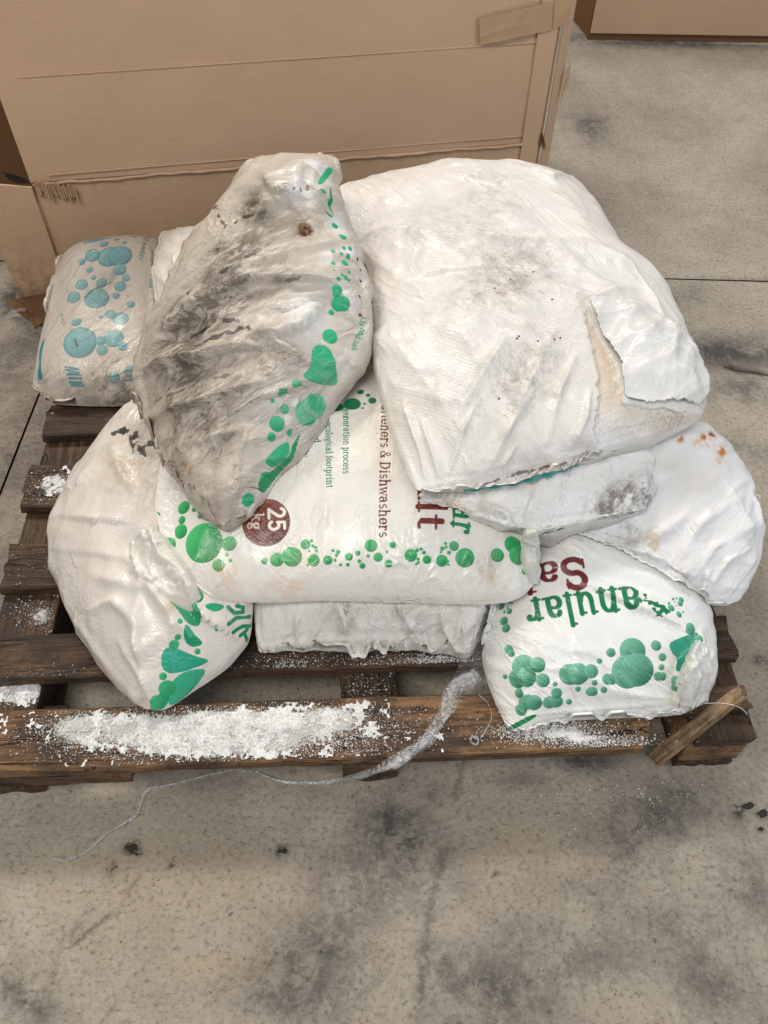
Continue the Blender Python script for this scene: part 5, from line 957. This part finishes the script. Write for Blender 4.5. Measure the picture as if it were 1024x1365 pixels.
# ---------------------------------------------------------------- broken stick
def stick():
    a = at(872, 1012, .075); b = at(988, 924, .192); L = np.linalg.norm(b-a); n = 60; xs = np.linspace(0, 1, n)
    k = 12; an = np.linspace(0, 2*np.pi, k, endpoint=False); cx = .5*np.sign(np.cos(an))*np.abs(np.cos(an))**.5; cy = .5*np.sign(np.sin(an))*np.abs(np.sin(an))**.5
    P = np.zeros((n, k, 3)); P[..., 0] = (xs*L)[:, None]; wd = .027*(1-.2*xs); P[..., 1] = cx[None]*wd[:, None]; P[..., 2] = cy[None]*.015
    q = P*np.array([.15, 1, 1]); P[..., 1] += .006*(fbm(q, 60, 4, 2)-.5); P[..., 2] += .005*(fbm(q, 80, 4, 5)-.5)
    P[0, :, 0] += .02*(vnoise(P[0]*np.array([0, 1, 1]), 110, 2)-.5); P[-1, :, 0] += .016*(vnoise(P[-1]*np.array([0, 1, 1]), 110, 3)-.5)
    V = np.concatenate([P.reshape(-1, 3), P[0].mean(0, keepdims=True), P[-1].mean(0, keepdims=True)]); i = np.arange(n*k).reshape(n, k); nx = np.roll(i, -1, 1)
    F4 = np.stack([i[:-1], nx[:-1], nx[1:], i[1:]], -1).reshape(-1, 4)[:, ::-1]; F3 = np.concatenate([np.stack([nx[0], i[0], np.full(k, n*k)], -1)[:, ::-1], np.stack([i[-1], nx[-1], np.full(k, n*k+1)], -1)[:, ::-1]])
    o = mesh_np('wood_stick', V, [F4, F3], M['stick'], None, False, {'salt': np.zeros(len(V))})
    x = Vector((b-a)/L); z = Vector((0, 0, 1)); y = z.cross(x).normalized(); z = x.cross(y); o.matrix_world = Matrix([[x[0], y[0], z[0], a[0]], [x[1], y[1], z[1], a[1]], [x[2], y[2], z[2], a[2]], [0, 0, 0, 1]])
    tag(o, 'broken splintered stick lying across the front right corner of the pallet', 'stick')
stick()
def tube(name, pts, rad, mat, parent=None, k=8, n=60, wob=0, seed=0):
    L = cres(np.array(pts, float), n, 0); R_ = np.interp(np.linspace(0, 1, n), np.linspace(0, 1, len(rad)), rad); T = np.gradient(L, axis=0); T /= np.linalg.norm(T, axis=1, keepdims=True)+1e-9
    S_ = np.cross(T, (0.01, 0.02, 1)); S_ /= np.linalg.norm(S_, axis=1, keepdims=True); U = np.cross(S_, T); an = np.linspace(0, 2*np.pi, k, endpoint=False)
    P = L[:, None]+(S_[:, None]*np.cos(an)[None, :, None]+U[:, None]*np.sin(an)[None, :, None])*R_[:, None, None]
    if wob: P += (R_*wob)[:, None, None]*(np.stack([fbm(P, 120, 2, seed+j) for j in range(3)], -1)-.5)*2
    i = np.arange(n*k).reshape(n, k); nx = np.roll(i, -1, 1); return mesh_np(name, P.reshape(-1, 3), np.stack([i[:-1], nx[:-1], nx[1:], i[1:]], -1).reshape(-1, 4)[:, ::-1], mat, parent)
o = tube('black_cord', [at(*p) for p in ((966, 938, .178), (980, 942, .175), (994, 952, .160), (1001, 966, .12), (1000, 983, .06))], [.0012, .0014, .0016], M['black']); tag(o, 'short black curved cord hanging off the right end of the stick', 'cord')
o = tube('white_thread', [at(*p) for p in ((940, 938, .165), (955, 937, .178), (974, 939, .186), (988, 944, .174), (996, 952, .16))], [.0006, .0006], M['salt']); tag(o, 'thin pale thread crossing over the stick beside the front right bag', 'thread')

# ---------------------------------------------------------------- clear stretch film
def strand_set():
    root = empty('stretch_film_tail', at(590, 950, .15)); tag(root, 'twisted clear stretch film trailing from the bags over the front board to the floor', 'film')
    base = [(632, 905, .20), (612, 918, .178), (600, 938, .166), (588, 958, .160), (572, 984, .157), (548, 1004, .156), (520, 1020, .152), (490, 1031, .10), (450, 1040, .03), (405, 1044, .010), (370, 1040, .008), (345, 1030, .008)]
    P = np.array([at(*p) for p in base]); P -= np.array(root.location); r = random.Random(4)
    for k in range(8):                                   # flat twisted ribbons of film lying in a loose bunch
        ph = r.uniform(0, 6.28); amp = np.interp(np.linspace(0, 1, len(P)), [0, .25, .5, .7, 1], [.014, .007, .006, .004, .001]); t = np.arange(len(P))
        Q = cres(P+np.stack([np.cos(ph+t*.6)*amp, .4*np.sin(ph+t*.6)*amp, .5*np.abs(np.sin(ph+t*.5))*amp], -1), 220, 0); T = np.gradient(Q, axis=0); T /= np.linalg.norm(T, axis=1, keepdims=True)
        S_ = np.cross(T, (0, 0, 1.)); S_ /= np.linalg.norm(S_, axis=1, keepdims=True); U = np.cross(S_, T); u = np.linspace(0, 1, 220); tw = ph+2.2*np.sin(u*9+ph)+u*5
        wd = np.interp(u, [0, .3, .6, .8, 1], [.009, .0085, .007, .0035, .0012])*r.uniform(.6, 1.1); v = np.linspace(-1, 1, 6)
        D_ = S_*np.cos(tw)[:, None]+U*(.55*np.sin(tw))[:, None]; R_ = Q[:, None]+D_[:, None]*(v[None, :, None]*wd[:, None, None]); R_[..., 2] += .0022*(1-np.abs(v[None]))+.0012*np.sin(u*160+ph)[:, None]*np.sin(v*3)[None]
        mesh_np('film_ribbon', R_.reshape(-1, 3), grid_faces(220, 6), M['film'], root)
    s = [(345, 1030), (312, 1027), (285, 1032), (250, 1041), (215, 1049), (196, 1054), (188, 1068), (180, 1088), (160, 1100), (140, 1113), (120, 1132), (105, 1141), (85, 1147), (66, 1142)]
    Q = np.array([at(x, y, .004+.003*abs(math.sin(i*1.7))) for i, (x, y) in enumerate(s)])-np.array(root.location)
    tube('film_string', Q, [.0016, .0012, .0022, .0026, .0014, .001], M['film'], root, 6, 160, .8, 3); tube('film_string', Q+np.array([.001, .0012, .0008]), [.001, .0012, .0016, .0018, .0012, .0008], M['film'], root, 6, 160, 1.5, 8)
    return root
sf = strand_set()
def sheet(name, px4, zf, hgt, label, seed, mat=M['filmt'], n=90, parent=None):
    q4 = [at(*p) for p in px4]; S_ = np.linspace(0, 1, n)[:, None, None]; T = np.linspace(0, 1, n)[None, :, None]
    P = (1-S_)*(1-T)*q4[0]+S_*(1-T)*q4[1]+S_*T*q4[2]+(1-S_)*T*q4[3]; P[..., 2] = np.maximum(P[..., 2], hget(P)+.001)
    r = 1-2*np.abs(fbm(P, 28, 4, seed)-.5)*2; P[..., 2] += hgt*np.maximum(r, 0); P += .006*(np.stack([fbm(P, 40, 3, seed+k) for k in (1, 2, 3)], -1)-.5)
    f = grid_faces(n, n); e = np.minimum(np.minimum(S_, 1-S_), np.minimum(T, 1-T))[..., 0]; e = e*1+.08*(fbm(P, 45, 3, seed+9)-.5); f = f[(e.ravel()[f] > .012).all(1)]
    o = mesh_np(name, P.reshape(-1, 3), f, mat); tag(o, label, 'film'); return o
sheet('film_clump', ((596, 925, .165), (655, 915, .17), (660, 830, .20), (640, 815, .23)), None, .014, 'crumpled clear film wad between the lowest bag and the front right bag', 5)
o = tube('film_thread', [at(*p) for p in ((637, 925, .165), (652, 940, .160), (655, 958, .152), (648, 972, .150), (640, 985, .150))], [.0012, .0008, .001], M['film'], None, 6, 50, 1.2); tag(o, 'thin curl of clear film thread on the front board under the wad', 'film')
def curl(x, y, z, r, label, seed):
    rr = random.Random(seed); pts = [at(x, y, z)+np.array([r*math.cos(i*1.9)*rr.uniform(.5, 1), r*.7*math.sin(i*1.9)*rr.uniform(.5, 1), .002+.005*rr.random()]) for i in range(9)]
    o = tube('film_curl', pts, [.0014, .001], M['film'], None, 6, 90, 1.4, seed); tag(o, label, 'film')
curl(632, 988, .147, .012, 'small tangled knot of clear film on the brown front board', 3)
curl(1008, 665, .30, .010, 'small tuft of clear film at the right edge of the rust spotted bag', 7)

# ---------------------------------------------------------------- salt
def px_region_pts(items):
    out = []
    for x, y, rx, ry, n, z in items:
        u = rng.normal(0, .5, n)*rx+x; v = rng.normal(0, .5, n)*ry+y
        out.append(np.array([at(a, b, z) for a, b in zip(u, v)]))
    return np.concatenate(out)
def granules(name, P, size, label, maxs=1.9, mat=M['salt']):
    n = len(P); base = np.array([(1, 0, 0), (-1, 0, 0), (0, 1, 0), (0, -1, 0), (0, 0, 1), (0, 0, -1)], float); tri = np.array([[0, 2, 4], [2, 1, 4], [1, 3, 4], [3, 0, 4], [2, 0, 5], [1, 2, 5], [3, 1, 5], [0, 3, 5]])
    s = size*.75*np.clip(rng.lognormal(0, .42, (n, 1, 1)), .35, 2.6)*rng.uniform(.7, 1.3, (n, 6, 1)); q = rng.normal(size=(n, 4)); q /= np.linalg.norm(q, axis=1, keepdims=True); w_, x, y, z = q.T
    Rm = np.stack([1-2*(y*y+z*z), 2*(x*y-z*w_), 2*(x*z+y*w_), 2*(x*y+z*w_), 1-2*(x*x+z*z), 2*(y*z-x*w_), 2*(x*z-y*w_), 2*(y*z+x*w_), 1-2*(x*x+y*y)], -1).reshape(n, 3, 3)
    V = np.einsum('nij,nkj->nki', Rm, base[None]*s)+P[:, None]; V[..., 2] += size*.5
    F = (tri[None]+6*np.arange(n)[:, None, None]).reshape(-1, 3); o = mesh_np(name, V.reshape(-1, 3), F, mat, None, False); tag(o, label, 'salt', kind='stuff'); return o
Pp = px_region_pts([(290, 978, 210, 40, 12000, .144), (120, 975, 80, 30, 1100, .144), (440, 970, 90, 40, 1500, .144), (740, 975, 70, 16, 2600, .144), (800, 990, 70, 12, 1100, .144), (700, 980, 60, 14, 400, .144),
    (560, 885, 110, 12, 700, .144), (590, 880, 50, 10, 700, .144), (385, 888, 50, 14, 320, .144), (470, 880, 120, 14, 200, .144), (60, 900, 60, 10, 60, .144), (30, 760, 50, 40, 60, .144), (70, 650, 40, 30, 400, .144), (300, 890, 200, 8, 50, .144), (850, 950, 60, 14, 120, .144), (560, 975, 120, 40, 160, .144)])
sz = surf_z(Pp); Pp = Pp[sz > .14]; Pp[:, 2] = .1455
Pc = px_region_pts([(490, 920, 50, 26, 260, .122), (20, 922, 60, 22, 900, .122), (55, 820, 40, 26, 350, .122)]); sz = surf_z(Pc); Pc = Pc[(sz > .12) & (sz < .125)]; Pc[:, 2] = .1235
granules('board_salt', np.concatenate([Pp, Pc]), .0009, 'loose white salt grains scattered over the front boards of the pallet')
Pf = px_region_pts([(740, 1025, 130, 16, 420, 0), (640, 1030, 80, 12, 160, 0), (780, 1080, 160, 60, 70, 0), (840, 1060, 120, 40, 160, 0), (560, 1030, 80, 10, 60, 0), (330, 1045, 200, 16, 40, 0), (560, 920, 60, 20, 20, 0)]); sz = surf_z(Pf); Pf = Pf[sz == 0]; Pf[:, 2] = .0005
granules('floor_salt', Pf, .0011, 'loose salt grains fallen on the concrete floor in front of the pallet')
Q = F_.tear; Q = Q[(Q[:, 1] < O[1]-.012)]; Q = Q[rng.integers(0, len(Q), 350)]+rng.normal(0, .001, (350, 3))*np.array([1, 1, 0])-np.array([0, 0, .006])
granules('spilled_bag_salt', Q, .0010, 'pale salt grains showing in the tear of the big top bag', 1.8)
# powdery salt crust on the front board: a lumpy sheet
def crust(items, name, z, label, thr=.50, hgt=.0035, step=.0018):
    C0 = np.concatenate([[at(x-rx*1.6, y-ry*1.6, z), at(x+rx*1.6, y+ry*1.6, z), at(x-rx*1.6, y+ry*1.6, z), at(x+rx*1.6, y-ry*1.6, z)] for x, y, rx, ry, k in items]); lo, hi = C0.min(0), C0.max(0)
    n, m = int((hi[0]-lo[0])/step), int((hi[1]-lo[1])/step); X, Y = np.meshgrid(np.linspace(lo[0], hi[0], n), np.linspace(lo[1], hi[1], m), indexing='ij'); P = np.stack([X, Y, 0*X], -1).reshape(-1, 3)
    k = px_blobs(items, z)(P); f = fbm(P, 60, 3, 4)*.45+.35*fbm(P, 210, 3, 9)+.2*fbm(P, 16, 2, 7); h_ = (k*1.0+(f-.5)*2.6-thr+.06); P[:, 2] = z+.001+np.clip(h_*hgt*1.2, -.0008, hgt)+.0012*(fbm(P, 110, 3, 1)-.5)*(h_ > 0)+.0012*(vnoise(P, 420, 3)-.5)*(h_ > 0)
    sz_ = surf_z(P); good = (h_ > -.06) & (np.abs(sz_-z) < .004); F = grid_faces(n, m); F = F[good[F].all(1)]; used = np.unique(F); mp = np.full(len(P), -1); mp[used] = np.arange(len(used))
    o = mesh_np(name, P[used], mp[F], M['salt']); tag(o, label, 'salt', kind='stuff')
crust([(270, 980, 200, 30, .72), (350, 962, 130, 18, .9), (440, 958, 60, 20, .8), (170, 960, 90, 14, .8), (300, 1004, 150, 10, .75), (140, 985, 70, 20, .6)], 'salt_crust', .144, 'caked white salt powder along the left half of the front board', .5, .0018)
crust([(740, 978, 50, 9, .72), (780, 984, 60, 7, .6)], 'salt_crust', .144, 'heap of white salt under the front edge of the upside down lettered bag', .5, .006)
crust([(20, 922, 50, 20, .7)], 'salt_crust', .122, 'white salt caked on the cross board at the far left', .5, .004)
crust([(72, 650, 26, 18, .6), (90, 625, 12, 10, .5)], 'salt_crust', .144, 'crusty pale salt patch on the left end of the fourth pallet board', .5, .004)
# small litter on the floor
for i, (x, y, r, lab) in enumerate([(996, 1076, 9, 'black flake of plastic on the floor right of the pallet corner'), (1016, 1086, 9, 'black crumb at the right picture edge below the pallet'), (1014, 1106, 5, 'tiny black crumb lowest at the right picture edge'), (176, 1131, 9, 'dark ragged scrap on the floor left below the pallet'), (378, 1135, 4, 'small round dark crumb on the floor below the salty board'), (740, 278, 5, 'small dark chip on the floor right of the big top bag')]):
    rr = random.Random(i); pts = [(x+r*rr.uniform(.5, 1.1)*math.cos(a), y+.7*r*rr.uniform(.4, 1.1)*math.sin(a)) for a in np.linspace(0, 6.283, 10, endpoint=False)]
    if y > 300: scrap('litter_flake', pts, .001, .004, lab, M['soot'], i+20, cat='litter', th=.001)
for i, (x, y, dx, dy, lab) in enumerate([(965, 487, 60, 12, 'grey lump of putty on the floor beside the big top bag'),]):
    a = at(x, y, .004); b = at(x+dx, y+dy, .004); o = tube('putty_strip', [a, a*.6+b*.4+np.array([0, 0, .004]), b], [.004, .012, .006, .003], mat_plain('putty', srgb(120, 112, 100), .7), None, 10, 30, .5); tag(o, lab, 'debris')
